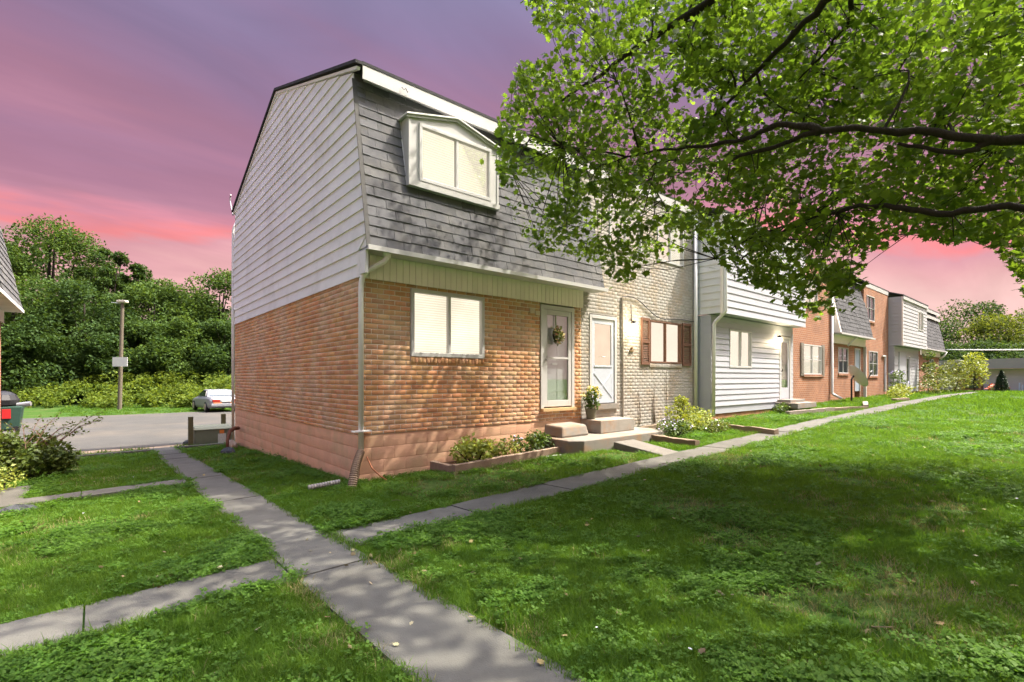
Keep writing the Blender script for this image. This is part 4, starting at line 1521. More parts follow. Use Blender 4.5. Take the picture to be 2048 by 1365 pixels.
# parked car seen from behind
def car():
    c0 = at(452, 826, 29.3)
    zc = float(zg(c0.x, c0.y)) + .022
    t = thing('parked_car', (c0.x, c0.y, zc), 'silver white coupe parked on the far side of the car park', 'car')
    dirv = Vector((c0.x - EYE.x, c0.y - EYE.y, 0)).normalized()
    a = math.atan2(dirv.y, dirv.x) + R(15)
    Mx = Matrix.Translation((c0.x, c0.y, zc)) @ Matrix.Rotation(a, 4, 'Z')     # +x is the front of the car

    def pl(mb, name, m, par, **kw):
        mb.v = [tuple(Mx @ Vector(q)) for q in mb.v]
        return mb.build(name, m, par, **kw)
    paint = mat('silver_paint', (.22, .23, .25), .28, .02, 4, spec=.6)
    # body loft: stations along x, half width and heights
    st = [(-.02, .72, .34, .72), (.10, .84, .26, .88), (.6, .87, .22, .93), (1.2, .88, .20, .92), (2.4, .885, .20, .90), (3.3, .87, .20, .86), (4.1, .83, .22, .76), (4.45, .66, .30, .62)]
    V, F = [], []
    for (x, w, lo, hi) in st:
        V += [(x, -w * .92, lo), (x, -w, lo + .16), (x, -w, hi - .14), (x, -w * .88, hi), (x, w * .88, hi), (x, w, hi - .14), (x, w, lo + .16), (x, w * .92, lo)]
    for i in range(len(st) - 1):
        for k in range(8):
            k2 = (k + 1) % 8
            F.append((i * 8 + k, i * 8 + k2, i * 8 + 8 + k2, i * 8 + 8 + k))
    F += [tuple(range(8))[::-1], tuple(range(len(st) * 8 - 8, len(st) * 8))]
    mb = MB(); mb.v, mb.f = V, F
    body = pl(mb, 'body', paint, t, smooth=False, bevel=.04)
    # cabin
    cb = [(.78, .78, .90), (1.32, .64, 1.30), (2.2, .62, 1.33), (3.05, .76, .88)]
    V = []
    for (x, w, z) in cb:
        V += [(x, -w, z), (x, w, z)]
    V += [(.78, -.80, .86), (.78, .80, .86), (3.05, -.80, .84), (3.05, .80, .84)]
    mb = MB(); mb.v = V
    mb.f = [(0, 1, 3, 2), (2, 3, 5, 4), (4, 5, 7, 6), (0, 2, 4, 6, 10, 8), (1, 9, 11, 7, 5, 3), (0, 8, 9, 1), (6, 7, 11, 10), (8, 10, 11, 9)]
    pl(mb, 'cabin', paint, t, bevel=.05)
    g = MB(); g.v = [(.84, -.66, .965), (.84, .66, .965), (1.27, .56, 1.285), (1.27, -.56, 1.285), (.82, -.66, .975), (.82, .66, .975), (1.25, .56, 1.295), (1.25, -.56, 1.295)]
    g.f = BOXF
    pl(g, 'rear_window', mat('car_glass', (.12, .15, .17), .05, .1, 2, spec=.9), t)
    for s in (-1, 1):
        g = MB()
        p = [(1.2, .75, .96), (2.75, .78, .93), (2.2, .652, 1.27), (1.42, .66, 1.26)]
        g.v = [(x, s * w, z) for x, w, z in p] + [(x, s * (w + .03), z) for x, w, z in p]
        g.f = BOXF
        pl(g, 'side_window', m_darkglass, t)
        pl(MB().box(-.045, .09, s * .52 - .2, s * .52 + .2, .60, .76), 'tail_light', mat('tail_red', (.30, .03, .02), .25), t, bevel=.02)
        pl(MB().box(-.055, .08, s * .45 - .22, s * .45 + .22, .53, .595), 'reflector', mat('amber', (.55, .22, .10), .3), t)
        for x in (.85, 3.55):
            wv = MB()
            yc = s * .80
            for (q0, q1, rr) in ((-.10, .10, .315),):
                wv.tube([(x, yc + q0, .315), (x, yc + q0 * .6, .315), (x, yc + q1 * .6, .315), (x, yc + q1, .315)], [.28, .315, .315, .28], 20)
            wo = pl(wv, 'wheel', m_black, t)
            pl(MB().tube([(x, yc + s * .095, .315), (x, yc + s * .115, .315)], .20, 14), 'rim', mat('rim_metal', (.42, .34, .30), .4, metal=.5), wo)
    pl(MB().box(-.10, .06, -.80, .80, .34, .52), 'bumper', paint, t, bevel=.03)
    pl(MB().box(-.065, -.02, -.26, .26, .62, .75), 'number_plate', mat('plate', (.55, .56, .55), .5, .2, 40), t)
    pl(MB().tube([(-.12, -.5, .28), (.1, -.5, .28)], .04, 8), 'exhaust', m_steel, t)


car()

# clutter at the far left: bin with bags
bb = at(14, 850, 19.0)
zb = float(zg(bb.x, bb.y))
bn = thing('wheeled_bin', (bb.x, bb.y, zb), 'dark green bin with a red panel and black bags at the left edge', 'bin')
MB().hexa([(bb.x - .42, bb.y - .35, zb + .06), (bb.x + .36, bb.y - .35, zb + .06), (bb.x + .36, bb.y + .35, zb + .06), (bb.x - .42, bb.y + .35, zb + .06),
           (bb.x - .5, bb.y - .4, zb + .95), (bb.x + .46, bb.y - .4, zb + .95), (bb.x + .46, bb.y + .4, zb + .95), (bb.x - .5, bb.y + .4, zb + .95)]).build('tub', mat('bin_green', (.03, .07, .05), .6, .15, 8), bn, bevel=.03)
MB().box(bb.x - .1, bb.x + .14, bb.y - .42, bb.y - .38, zb + .5, zb + .86).build('red_panel', mat('red_panel', (.45, .02, .02), .5), bn)
MB().lathe((bb.x - .1, bb.y, zb + .95), [(.2, 0), (.42, .06), (.46, .25), (.36, .45), (.22, .55), (.06, .6)], 12).build('bin_bag', m_black, bn)
MB().tube([(bb.x + .3, bb.y - .2, zb + 1.0), (bb.x + .68, bb.y - .3, zb + 1.05)], .09, 10).build('handle_bar', m_steel, bn)
for s in (-.3, .28):
    MB().tube([(bb.x + s, bb.y - .40, zb + .1), (bb.x + s, bb.y - .33, zb + .1)], .1, 12).build('wheel', m_black, bn)

# satellite dish on a short mast
sd = at(1703, 799, 21)
zs = float(zg(sd.x, sd.y))
dsh = thing('satellite_dish', (sd.x, sd.y, zs), 'white satellite dish on a short black mast in the grass', 'dish')
MB().tube([(sd.x, sd.y, zs - .1), (sd.x, sd.y, zs + .95), (sd.x + .12, sd.y - .05, zs + 1.1)], .035, 8).build('mast', m_black, dsh)
dd = Vector((.62, -.45, .55)).normalized()
cen = Vector((sd.x + .25, sd.y - .12, zs + 1.05))
u = dd.cross(Vector((0, 0, 1))).normalized(); v_ = u.cross(dd)
mb = MB()
rings = 5
for side in (0, 1):
    for i in range(rings + 1):
        for k in range(20):
            a = 2 * math.pi * k / 20
            rr = i / rings
            q = cen + u * math.cos(a) * rr * .38 + v_ * math.sin(a) * rr * .56 + dd * (.10 * rr * rr - .02 * side)
            mb.v.append(tuple(q))
nn = (rings + 1) * 20
for side in (0, 1):
    for i in range(rings):
        for k in range(20):
            k2 = (k + 1) % 20
            f = (side * nn + i * 20 + k, side * nn + i * 20 + k2, side * nn + i * 20 + 20 + k2, side * nn + i * 20 + 20 + k)
            mb.f.append(f if not side else f[::-1])
mb.build('reflector', mat('dish_white', (.48, .48, .5), .5, .05, 6), dsh, smooth=True)
e0, e1 = cen - v_ * .5 + dd * .05, cen + dd * .75 - v_ * .2
MB().tube([tuple(e0), tuple(e1)], .018, 6).build('feed_arm', m_black, dsh)
MB().tube([tuple(e1 - dd * .02), tuple(e1 - dd * .12)], .035, 8).build('feed_horn', m_steel, dsh)

# overhead cable to the right of the row
a_, b_ = at(1893, 700, 41), at(2420, 690, 34)
pts = [a_.lerp(b_, i / 20) - Vector((0, 0, .12 * math.sin(math.pi * i / 20))) for i in range(21)]
tag(MB().tube(pts, .045, 6).build('overhead_cable', mat('pale_cable', (.6, .6, .58), .6), smooth=True), 'pale overhead cable strung in front of the far trees', 'cable')
# ================================================================== VEGETATION
def rand_rot(n, lr, tilt=1.0, up=None):
    """random rotation matrices; tilt 0 keeps leaf normals up, 1 = anywhere"""
    nrm = lr.normal(0, 1, (n, 3)) * tilt
    nrm[:, 2] += 1.0 if tilt < 1.5 else 0
    nrm /= np.linalg.norm(nrm, axis=1, keepdims=True) + 1e-9
    a = lr.normal(0, 1, (n, 3))
    t = a - nrm * (a * nrm).sum(1, keepdims=True)
    t /= np.linalg.norm(t, axis=1, keepdims=True) + 1e-9
    b = np.cross(nrm, t)
    return np.stack([b, t, nrm], -1)       # columns: leaf x, leaf y (length), normal


QUAD = (np.array([(0, 0, 0), (.30, .45, .05), (0, 1, -.06), (-.30, .45, .05)]), np.array([(0, 1, 2, 3)]))
LANCE = (np.array([(0, 0, 0), (.13, .4, .03), (0, 1, -.15), (-.13, .4, .03)]), np.array([(0, 1, 2, 3)]))


def maple():
    o = [(0, 0), (.30, .02), (.26, .20), (.58, .38), (.34, .48), (.36, .74), (.16, .66), (0, 1.0), (-.16, .66), (-.36, .74), (-.34, .48), (-.58, .38), (-.26, .20), (-.30, .02)]
    V = [(0, .36, 0)] + [(x, y, -.22 * (x * x + (y - .36) ** 2)) for x, y in o]
    V = [(x, y, z + .10 * abs(x)) for x, y, z in V]
    n = len(o)
    return np.array(V), np.array([(0, 1 + i, 1 + (i + 1) % n) for i in range(n)])


MAPLE = maple()


def leaves_mesh(name, C, S, Rm, T):
    TV, TF = T
    V = C[:, None, :] + S[:, None, None] * np.einsum('nij,kj->nki', Rm, TV)
    F = TF[None] + (np.arange(len(C)) * len(TV))[:, None, None]
    return np_mesh(name, V.reshape(-1, 3), F.reshape(-1, TF.shape[1]))


def clumps(lr, centers, radii, n_each, flat=.7):
    """leaf centres spread through the shells of many lumps"""
    out = []
    for c, r in zip(centers, radii):
        d = lr.normal(0, 1, (n_each, 3))
        d /= np.linalg.norm(d, axis=1, keepdims=True)
        rad = r * lr.uniform(.35, 1.0, (n_each, 1)) ** .6
        out.append(np.array(c) + d * rad * np.array([1, 1, flat]))
    return np.concatenate(out)


def tree(name, base, h, rw, label, m, cat='tree', group=None, n_l=46, n_each=85, leaf=.34, trunk_h=.35, seed=0, sparse=False):
    lr = np.random.default_rng(seed)
    x, y, z = base
    t = thing(name, base, label, cat, group)
    zc0 = z + h * trunk_h
    cen, rad = [], []
    for i in range(n_l):
        f = lr.uniform(0, 1)
        zz = zc0 + (z + h - zc0) * f
        env = math.sin(math.pi * min(.97, .16 + .8 * f)) ** .7
        a = lr.uniform(0, 2 * math.pi)
        rr = rw * env * lr.uniform(.25, 1.0) ** .6
        cen.append((x + rr * math.cos(a), y + rr * math.sin(a), zz - h * .06))
        rad.append(lr.uniform(.24, .40) * rw * (1.0 if not sparse else .75))
    C = clumps(lr, cen, rad, n_each)
    n = len(C)
    me = leaves_mesh('crown', C, leaf * lr.uniform(.6, 1.25, n), rand_rot(n, lr, 1.1), QUAD)
    cr = obj('crown', me, m, t)
    cr['kind'] = 'stuff'
    tr = MB().tube([(x, y, z - .3), (x + .1, y, z + h * .3), (x - .1, y + .1, z + h * .6), (x, y, z + h * .85)], [h * .022, h * .017, h * .01, h * .003], 8)
    trunk = tr.build('trunk', m_bark, t, smooth=True)
    lb = MB()
    for i in range(0, n_l, 3):
        c = Vector(cen[i])
        s = Vector((x, y, z + h * lr.uniform(.25, .6)))
        lb.tube([s, s.lerp(c, .5) + Vector((0, 0, -.15)), c], [h * .006, h * .004, h * .0015], 5)
    lb.build('limbs', m_bark, t, smooth=True)
    return t


f_dark = leaf_mat('forest_leaf', (.016, .038, .012), (.065, .115, .028), .30, .35, .6, None, .08)
f_mid = leaf_mat('forest_leaf_mid', (.024, .055, .012), (.095, .155, .035), .30, .4, .6, None, .08)
f_gold = leaf_mat('forest_leaf_yellow', (.045, .075, .012), (.13, .16, .03), .35, .5, .6, None, .08)
f_hedge = leaf_mat('undergrowth_leaf', (.045, .085, .012), (.15, .20, .032), .35, .5, .6, None, .08)

G = 'trees behind the car park'
spec = [(-60, 455, 43, 5.5, f_dark, 'broad dark tree cut by the left picture edge'),
        (100, 436, 46, 5.6, f_mid, 'tallest rounded tree of the wood behind the car park'),
        (30, 520, 40, 4.2, f_mid, 'leafy tree beside the neighbouring eave'),
        (215, 482, 47, 2.9, f_dark, 'thin airy tree rising behind the lamp pole'),
        (262, 515, 49, 3.0, f_dark, 'spindly tree with open crown right of the lamp pole'),
        (170, 560, 42, 4.0, f_dark, 'dense tree left of the lamp pole'),
        (310, 560, 46, 4.4, f_mid, 'rounded tree midway between pole and brick house'),
        (385, 588, 52, 4.6, f_dark, 'low dark tree under the gap of pink sky'),
        (440, 545, 50, 4.4, f_mid, 'pale green tree rising beside the house siding'),
        (350, 640, 43, 3.8, f_mid, 'bushy tree behind the parked car'),
        (450, 640, 44, 3.6, f_dark, 'dark bushy tree touching the corner of the brick house'),
        (250, 640, 42, 3.6, f_dark, 'shaded low tree right behind the lamp pole'),
        (80, 650, 39, 3.8, f_dark, 'shaded low tree above the green bin')]
for i, (px, py, d, rw, m, lab) in enumerate(spec):
    top = at(px, py, d)
    zb = float(zg(top.x, top.y))
    tree('woodland_tree', (top.x, top.y, zb), top.z - zb, rw, lab, m, 'tree', G, seed=20 + i, sparse='airy' in lab or 'spindly' in lab, leaf=.26,
         trunk_h=.12, n_l=64, n_each=440 if rw > 5 else 300)
# the mass of wood farther back, read as one
lr = np.random.default_rng(77)
cen, rad = [], []
for i in range(480):
    px = lr.uniform(-500, 640)
    d = lr.uniform(50, 62)
    hh = np.interp(px, [-500, 50, 200, 400, 640], [17, 17.5, 14.5, 10, 11.5])
    p = at(px, 757, d)
    cen.append((p.x, p.y, -.4 + hh * lr.uniform(.0, 1.0)))
    rad.append(lr.uniform(1.3, 2.4))
C = clumps(lr, cen, rad, 70, .8)
o = obj('far_wood', leaves_mesh('far_wood', C, .55 * lr.uniform(.6, 1.3, len(C)), rand_rot(len(C), lr, 1.2), QUAD), f_dark)
tag(o, 'dark woodland mass behind the nearer trees', 'woodland', kind='stuff')
# undergrowth bank along the verge
cen, rad = [], []
for i in range(300):
    px = lr.uniform(-350, 520)
    d = lr.uniform(33.5, 40)
    p = at(px, 757, d)
    cen.append((p.x, p.y, float(zg(p.x, p.y)) + lr.uniform(.1, .5) + .33 * (d - 33.5) * lr.uniform(.4, 1)))
    rad.append(lr.uniform(.5, 1.1))
C = clumps(lr, cen, rad, 130, .6)
o = obj('undergrowth', leaves_mesh('undergrowth', C, .20 * lr.uniform(.6, 1.4, len(C)), rand_rot(len(C), lr, .9), QUAD), f_hedge)
tag(o, 'sunlit tangled undergrowth along the far verge', 'undergrowth', kind='stuff')

# trees to the right beyond the low building
G = 'trees beyond the low building'
for i, (px, py, d, rw, m, lab) in enumerate([(1880, 640, 78, 6, f_dark, 'dark tree just behind the last house of the row'), (1945, 604, 80, 7, f_dark, 'tallest tree beyond the low building'),
                                             (2015, 625, 72, 6, f_gold, 'yellow green tree above the low building'), (2075, 615, 80, 7, f_dark, 'wide tree at the right picture edge'),
                                             (1900, 690, 66, 5, f_dark, 'low dark tree left of the yellow green one'), (1970, 690, 64, 5, f_dark, 'shaded tree directly behind the low building roof'), (2040, 690, 64, 5, f_dark, 'low shaded tree behind the lettering'),
                                             (2170, 620, 76, 7, f_dark, 'dark tree outside the right edge'), (2300, 630, 70, 7, f_mid, 'tree well right of the lawn')]):
    top = at(px, py, d)
    tree('distant_tree', (top.x, top.y, .3), top.z - .3, rw, lab, m, 'tree', G, seed=60 + i, leaf=.36, trunk_h=.10, n_l=60, n_each=200)

# cypress in front of the low building
cp = at(2003, 780, 33)
t = thing('conical_evergreen', (cp.x, cp.y, .55), 'small dark conical evergreen in front of the low building', 'evergreen')
lr = np.random.default_rng(5)
n = 5000
hh = lr.uniform(0, 1, n)
ang = lr.uniform(0, 2 * math.pi, n)
rr = (1 - hh) ** .8 * .50 * lr.uniform(.6, 1.05, n) * np.minimum(1, .7 + hh * 2)
C = np.stack([cp.x + rr * np.cos(ang), cp.y + rr * np.sin(ang), .5 + hh * 1.62], -1)
obj('foliage', leaves_mesh('foliage', C, lr.uniform(.07, .14, n), rand_rot(n, lr, 1.3), LANCE), leaf_mat('cypress', (.01, .025, .012), (.03, .06, .025), .1), t)['kind'] = 'stuff'
MB().tube([(cp.x, cp.y, .4), (cp.x, cp.y, 1.2)], [.06, .03], 6).build('trunk', m_bark, t)


def shrub(name, base, lumps, label, m, cat='shrub', n_each=160, leaf=.07, T=QUAD, tilt=.8, flowers=None, stems=True, group=None, flat=.8, seed=0):
    """lumps: (dx,dy,dz,r)"""
    lr = np.random.default_rng(seed + 100)
    t = thing(name, base, label, cat, group)
    cen = [(base[0] + a, base[1] + b, base[2] + c) for a, b, c, r in lumps]
    C = clumps(lr, cen, [q[3] for q in lumps], n_each, flat)
    C = C[C[:, 2] > base[2] - .02]
    n = len(C)
    obj('foliage', leaves_mesh('foliage', C, leaf * lr.uniform(.55, 1.3, n), rand_rot(n, lr, tilt), T), m, t)['kind'] = 'stuff'
    if stems:
        sb = MB()
        for c in cen:
            for q in range(3):
                e = Vector(c) + Vector(lr.normal(0, .06, 3))
                b = Vector((base[0] + (c[0] - base[0]) * .3, base[1] + (c[1] - base[1]) * .3, base[2] - .03))
                sb.tube([b, b.lerp(e, .6), e], [.012, .009, .004], 5)
        sb.build('stems', m_bark, t)
    if flowers:
        fm, nf, fs = flowers
        d = lr.normal(0, 1, (nf, 3)); d[:, 2] = np.abs(d[:, 2]); d /= np.linalg.norm(d, axis=1, keepdims=True)
        pick = lr.integers(0, len(cen), nf)
        P = np.array(cen)[pick] + d * np.array([q[3] for q in lumps])[pick][:, None] * np.array([1, 1, flat]) * 1.03
        obj('blossoms', leaves_mesh('blossoms', P, fs * lr.uniform(.7, 1.2, nf), rand_rot(nf, lr, .8), MAPLE), fm, t)['kind'] = 'stuff'
    return t


s_lime = leaf_mat('lime_leaf', (.13, .20, .03), (.34, .38, .09), .3, 6)
s_green = leaf_mat('shrub_leaf', (.03, .065, .012), (.10, .16, .03), .3, 4)
s_olive = leaf_mat('olive_leaf', (.05, .08, .015), (.15, .17, .035), .3, 4)
s_yellow = leaf_mat('yellow_leaf', (.10, .15, .02), (.27, .30, .05), .35, 3)
fl_white = mat('white_petal', (.72, .70, .70), .6, .08, 30)
fl_lilac = mat('lilac_petal', (.42, .38, .58), .6, .1, 30)
fl_red = mat('red_petal', (.55, .12, .06), .6, .1, 30)
fl_yel = mat('yellow_petal', (.62, .52, .20), .6, .15, 30)

# bed under the lit window
shrub('bedding_plant', (1.95, -.42, .14), [(-.28, 0, .2, .24), (.02, -.05, .24, .26), (.27, .05, .2, .23), (-.05, .12, .28, .24)], 'lime variegated bedding clump at the left of the small bed', s_lime, 'plant', 230, .085, group='plants in the small bed', seed=1)
shrub('bedding_plant', (2.55, -.38, .14), [(-.14, 0, .2, .22), (.12, -.04, .22, .22)], 'pale leafy clump in the middle of the small bed', s_lime, 'plant', 220, .075, flowers=(fl_white, 10, .04), group='plants in the small bed', seed=2)
shrub('bedding_plant', (2.95, -.36, .14), [(0, 0, .20, .15), (.05, .05, .3, .10), (.18, -.04, .12, .14)], 'upright flowering plant with lilac blooms in the small bed', s_green, 'plant', 90, .06, flowers=(fl_lilac, 16, .05), group='plants in the small bed', seed=3)
shrub('bedding_plant', (3.50, -.38, .14), [(-.14, 0, .2, .22), (.14, -.02, .22, .22), (.0, .08, .3, .2)], 'dark green bushy plant at the right end of the small bed', s_green, 'plant', 240, .075, group='plants in the small bed', seed=4)
# potted plant on the step
pot = thing('potted_plant', (5.27, -.2, .722), 'potted yellow green plant on the step by the brick pier', 'plant')
MB().lathe((5.27, -.2, .722), [(.09, 0), (.095, .01), (.125, .2), (.135, .2), (.135, .235), (.115, .235), (.11, .2)], 18).build('pot', mat('pot_green', (.13, .13, .09), .7, .15, 9), pot, smooth=False)
lr = np.random.default_rng(9)
C = clumps(lr, [(5.27, -.2, 1.08), (5.2, -.22, 1.22), (5.36, -.2, 1.24), (5.27, -.24, 1.32), (5.24, -.3, 1.05)], [.17, .14, .14, .13, .13], 70, .9)
obj('foliage', leaves_mesh('foliage', C, .085 * lr.uniform(.6, 1.2, len(C)), rand_rot(len(C), lr, .8), QUAD), s_green, pot)['kind'] = 'stuff'
d = lr.normal(0, 1, (70, 3)); d[:, 2] = np.abs(d[:, 2]); d /= np.linalg.norm(d, axis=1, keepdims=True)
P = np.array((5.27, -.22, 1.22)) + d * np.array([.22, .2, .24])
obj('blossoms', leaves_mesh('blossoms', P, lr.uniform(.04, .075, 70), rand_rot(70, lr, .8), MAPLE), leaf_mat('pale_yellow_leaf', (.35, .33, .10), (.6, .5, .22), .3, 9), pot)['kind'] = 'stuff'
sb = MB()
for e in [(5.2, -.22, 1.22), (5.36, -.2, 1.24), (5.27, -.24, 1.32), (5.27, -.2, 1.1)]:
    sb.tube([(5.27, -.2, .9), e], .007, 5)
sb.build('stems', m_bark, pot)
# flower basket on the storm door
wb = thing('hanging_basket', (4.33, -.10, 2.42), 'round flower basket on a green ribbon hanging on the storm door', 'flower basket')
C = clumps(lr, [(4.33, -.10, 2.55), (4.30, -.10, 2.62), (4.37, -.10, 2.50), (4.33, -.1, 2.45)], [.12, .10, .10, .11], 60, 1)
C[:, 1] = np.clip(C[:, 1], -.2, -.035)
obj('foliage', leaves_mesh('foliage', C, .06 * lr.uniform(.6, 1.2, len(C)), rand_rot(len(C), lr, 1.6), QUAD), s_olive, wb)['kind'] = 'stuff'
for nm, fm, q in (('blossoms', fl_yel, 30), ('blossoms', mat('dusty_pink_petal', (.42, .24, .16), .6, .1, 30), 25)):
    d = lr.normal(0, 1, (q, 3)); d[:, 1] = -np.abs(d[:, 1]); d /= np.linalg.norm(d, axis=1, keepdims=True)
    P = np.array((4.33, -.10, 2.55)) + d * np.array([.15, .09, .17])
    obj(nm, leaves_mesh(nm, P, lr.uniform(.03, .055, q), rand_rot(q, lr, 1.6), MAPLE), fm, wb)['kind'] = 'stuff'
MB().box(4.315, 4.345, -.034, -.028, 2.66, 2.97).build('ribbon', mat('green_ribbon', (.10, .17, .04), .6, .1, 20), wb)
MB().tube([(4.33 + .11 * math.cos(a), -.07, 2.55 + .13 * math.sin(a)) for a in np.linspace(0, 2 * math.pi, 20)], .02, 6, cap=False).build('ring', m_bark, wb)

# planting in front of the painted house
zq = lambda x, y: float(zg(x, y))
shrub('flowering_shrub', (6.95, -1.25, zq(6.95, -1.25)), [(-.2, 0, .18, .24), (.15, -.1, .2, .26), (0, .2, .24, .24), (.35, .1, .22, .22)], 'low dark shrub dotted with lilac flowers beside the stoop', s_green, n_each=230, leaf=.06, flowers=(fl_lilac, 70, .045), seed=10)
shrub('golden_shrub', (7.75, -1.0, zq(7.75, -1)), [(0, 0, .3, .34), (-.2, .1, .5, .28), (.15, .1, .62, .25), (.05, .1, .78, .16), (.3, -.1, .3, .3), (-.3, -.1, .25, .28)], 'golden leaved shrub, tallest in front of the painted brick wall', s_yellow, n_each=230, leaf=.07, seed=11)
shrub('leafy_shrub', (8.6, -1.0, zq(8.6, -1)), [(0, 0, .22, .3), (.3, .1, .3, .3), (-.25, -.1, .18, .26), (.1, .2, .38, .26)], 'light green mound right of the golden shrub', s_lime, n_each=220, leaf=.06, seed=12)
shrub('flowering_shrub', (8.25, -1.6, zq(8.25, -1.6)), [(0, 0, .14, .24), (.28, .05, .16, .22), (-.28, 0, .13, .22)], 'low flowering shrub with pale blooms nearest the path', s_olive, n_each=200, leaf=.055, flowers=(fl_white, 45, .04), seed=13)
# yards farther on
shrub('leafy_shrub', (14.3, -.75, zq(14.3, -.7)), [(0, 0, .15, .22), (.25, 0, .18, .2), (-.22, 0, .12, .18)], 'small dark bush at the foot of the white sided house step', s_green, n_each=140, leaf=.07, seed=14)
shrub('leafy_shrub', (26.6, -1.35, zq(26, -1.3)), [(0, 0, .25, .5), (.8, .1, .35, .5), (-.7, -.1, .2, .4), (1.5, .1, .3, .5)], 'spreading yellow green bush past the satellite dish', s_yellow, n_each=220, leaf=.10, seed=15)
shrub('tall_perennial', (29.6, -.7, zq(29, -.7)), [(0, 0, .5, .4), (.1, 0, 1.1, .35), (.5, 0, .6, .4), (-.3, 0, .4, .3)], 'dark tall perennial with lilac flowers by the brick wall', s_green, n_each=160, leaf=.12, flowers=(fl_lilac, 60, .09), seed=16)
shrub('leafy_shrub', (34.0, -1.6, zq(34, -1.6)), [(-1.2, 0, .4, .6), (0, 0, .7, .7), (1.0, 0, .9, .7), (2.0, 0, .8, .8), (.5, .2, 1.4, .6)], 'loose olive shrubs massed before the grey sided house', s_olive, n_each=260, leaf=.13, seed=17)
shrub('leafy_shrub', (38.4, -1.9, zq(38, -1.9)), [(-1.0, 0, .5, .7), (0, 0, .9, .9), (.9, .2, 1.3, .8), (1.6, .2, .7, .8), (.2, .1, 1.7, .6)], 'wild olive thicket before the last house of the row', s_olive, n_each=300, leaf=.14, seed=18)
shrub('golden_shrub', (41.5, -2.4, zq(41, -2.4)), [(0, 0, .9, .8), (.5, .1, 1.6, .8), (-.4, 0, 1.7, .7), (.1, 0, 2.2, .6), (1.1, 0, 1.4, .6)], 'bright yellow green small tree at the end of the path', s_yellow, n_each=320, leaf=.15, seed=19)
shrub('red_flower_bed', (44.5, -3.2, zq(44, -3)), [(0, 0, .15, .5), (.9, 0, .15, .5), (-.8, 0, .12, .4)], 'patch of red flowers beyond the golden tree', s_green, n_each=100, leaf=.12, flowers=(fl_red, 120, .14), seed=20)
shrub('tall_perennial', (36.8, -.8, zq(36, -1)), [(0, 0, .8, .5), (0, 0, 1.6, .45), (.3, 0, 2.3, .35)], 'tall climbing shrub against the grey sided house', s_green, n_each=220, leaf=.13, seed=21)
# bush on the left
shrub('spreading_bush', (-4.05, 5.4, zq(-4, 5.4)), [(0, 0, .38, .38), (-.4, .2, .5, .42), (.28, .1, .45, .35), (.05, .3, .6, .32), (-.25, -.25, .35, .36), (-.75, .0, .55, .42), (.42, .1, .3, .26), (-.4, -.1, .72, .3)],
      'dark spreading bush with reddish twigs at the left edge', leaf_mat('bronze_leaf', (.04, .07, .016), (.11, .15, .03), .3, 3), n_each=650, leaf=.085, seed=22)
tw = MB()
lr = np.random.default_rng(31)
tws = bpy.data.objects['spreading_bush']
LV = []
for i in range(16):
    a = lr.uniform(-.3, 2.2)
    b = Vector((-4.0 + lr.uniform(-.2, .3), 5.4 + lr.uniform(-.1, .3), zq(-4, 5.4) + .6))
    e = b + Vector((math.cos(a) * .75, math.sin(a) * .5, lr.uniform(.2, .75)))
    mid = b.lerp(e, .5) + Vector((0, 0, .1))
    tw.tube([b, mid, e], [.008, .006, .003], 4)
    for q in range(14):
        LV.append(np.array(mid.lerp(e, q / 13) + Vector(lr.normal(0, .03, 3))))
tw.build('twigs', mat('red_twig', (.10, .05, .035), .8), tws)
LV = np.array(LV)
obj('twig_leaves', leaves_mesh('twig_leaves', LV, lr.uniform(.04, .07, len(LV)), rand_rot(len(LV), lr, 1), QUAD), bpy.data.materials['bronze_leaf'], tws)['kind'] = 'stuff'
shrub('leafy_shrub', (-4.3, 4.1, zq(-4.3, 4.1)), [(0, 0, .2, .3), (-.3, .2, .3, .35), (-.2, -.5, .2, .3), (-.25, -1.1, .2, .3), (-.25, -1.7, .18, .28)], 'light green foundation planting beside the left stoop walk', s_lime, n_each=240, leaf=.06, seed=23)

# ---------------------------------------------------------------- the maple in front
lr = np.random.default_rng(2024)
TX, TY = 5.3, -9.6
TREE = thing('maple_tree', (TX, TY, float(zg(TX, TY))), 'large maple whose leafy boughs hang over the lawn from the right', 'tree')
mb = MB()
zt = float(zg(TX, TY))
mb.tube([(TX, TY, zt - .4), (TX, TY, zt + .1), (TX + .05, TY, zt + 1.2), (TX, TY + .1, zt + 2.6), (TX - .1, TY + .2, zt + 4.4), (TX - .2, TY + .4, zt + 6.5), (TX - .4, TY + .6, zt + 9)], [.46, .34, .28, .25, .19, .12, .04], 14)
mb.build('trunk', m_bark, TREE, smooth=True)
limbs = []


def limb(pts, r0, r1):
    P = [Vector(p) for p in pts]
    out = []
    for i in range(len(P) - 1):
        p0, p1, p2, p3 = P[max(i - 1, 0)], P[i], P[i + 1], P[min(i + 2, len(P) - 1)]
        for s in range(6):
            t = s / 6
            out.append(.5 * ((2 * p1) + (p2 - p0) * t + (2 * p0 - 5 * p1 + 4 * p2 - p3) * t * t + (3 * p1 - p0 - 3 * p2 + p3) * t ** 3))
    out.append(P[-1])
    n = len(out)
    out = [q + Vector(lr.normal(0, .012, 3)) for q in out]
    rad = [(r0 + (r1 - r0) * (i / (n - 1)) ** .8) * lr.uniform(.88, 1.12) for i in range(n)]
    MB().tube(out, rad, 10).build('limb', m_bark, TREE, smooth=True)
    limbs.append((out, rad))


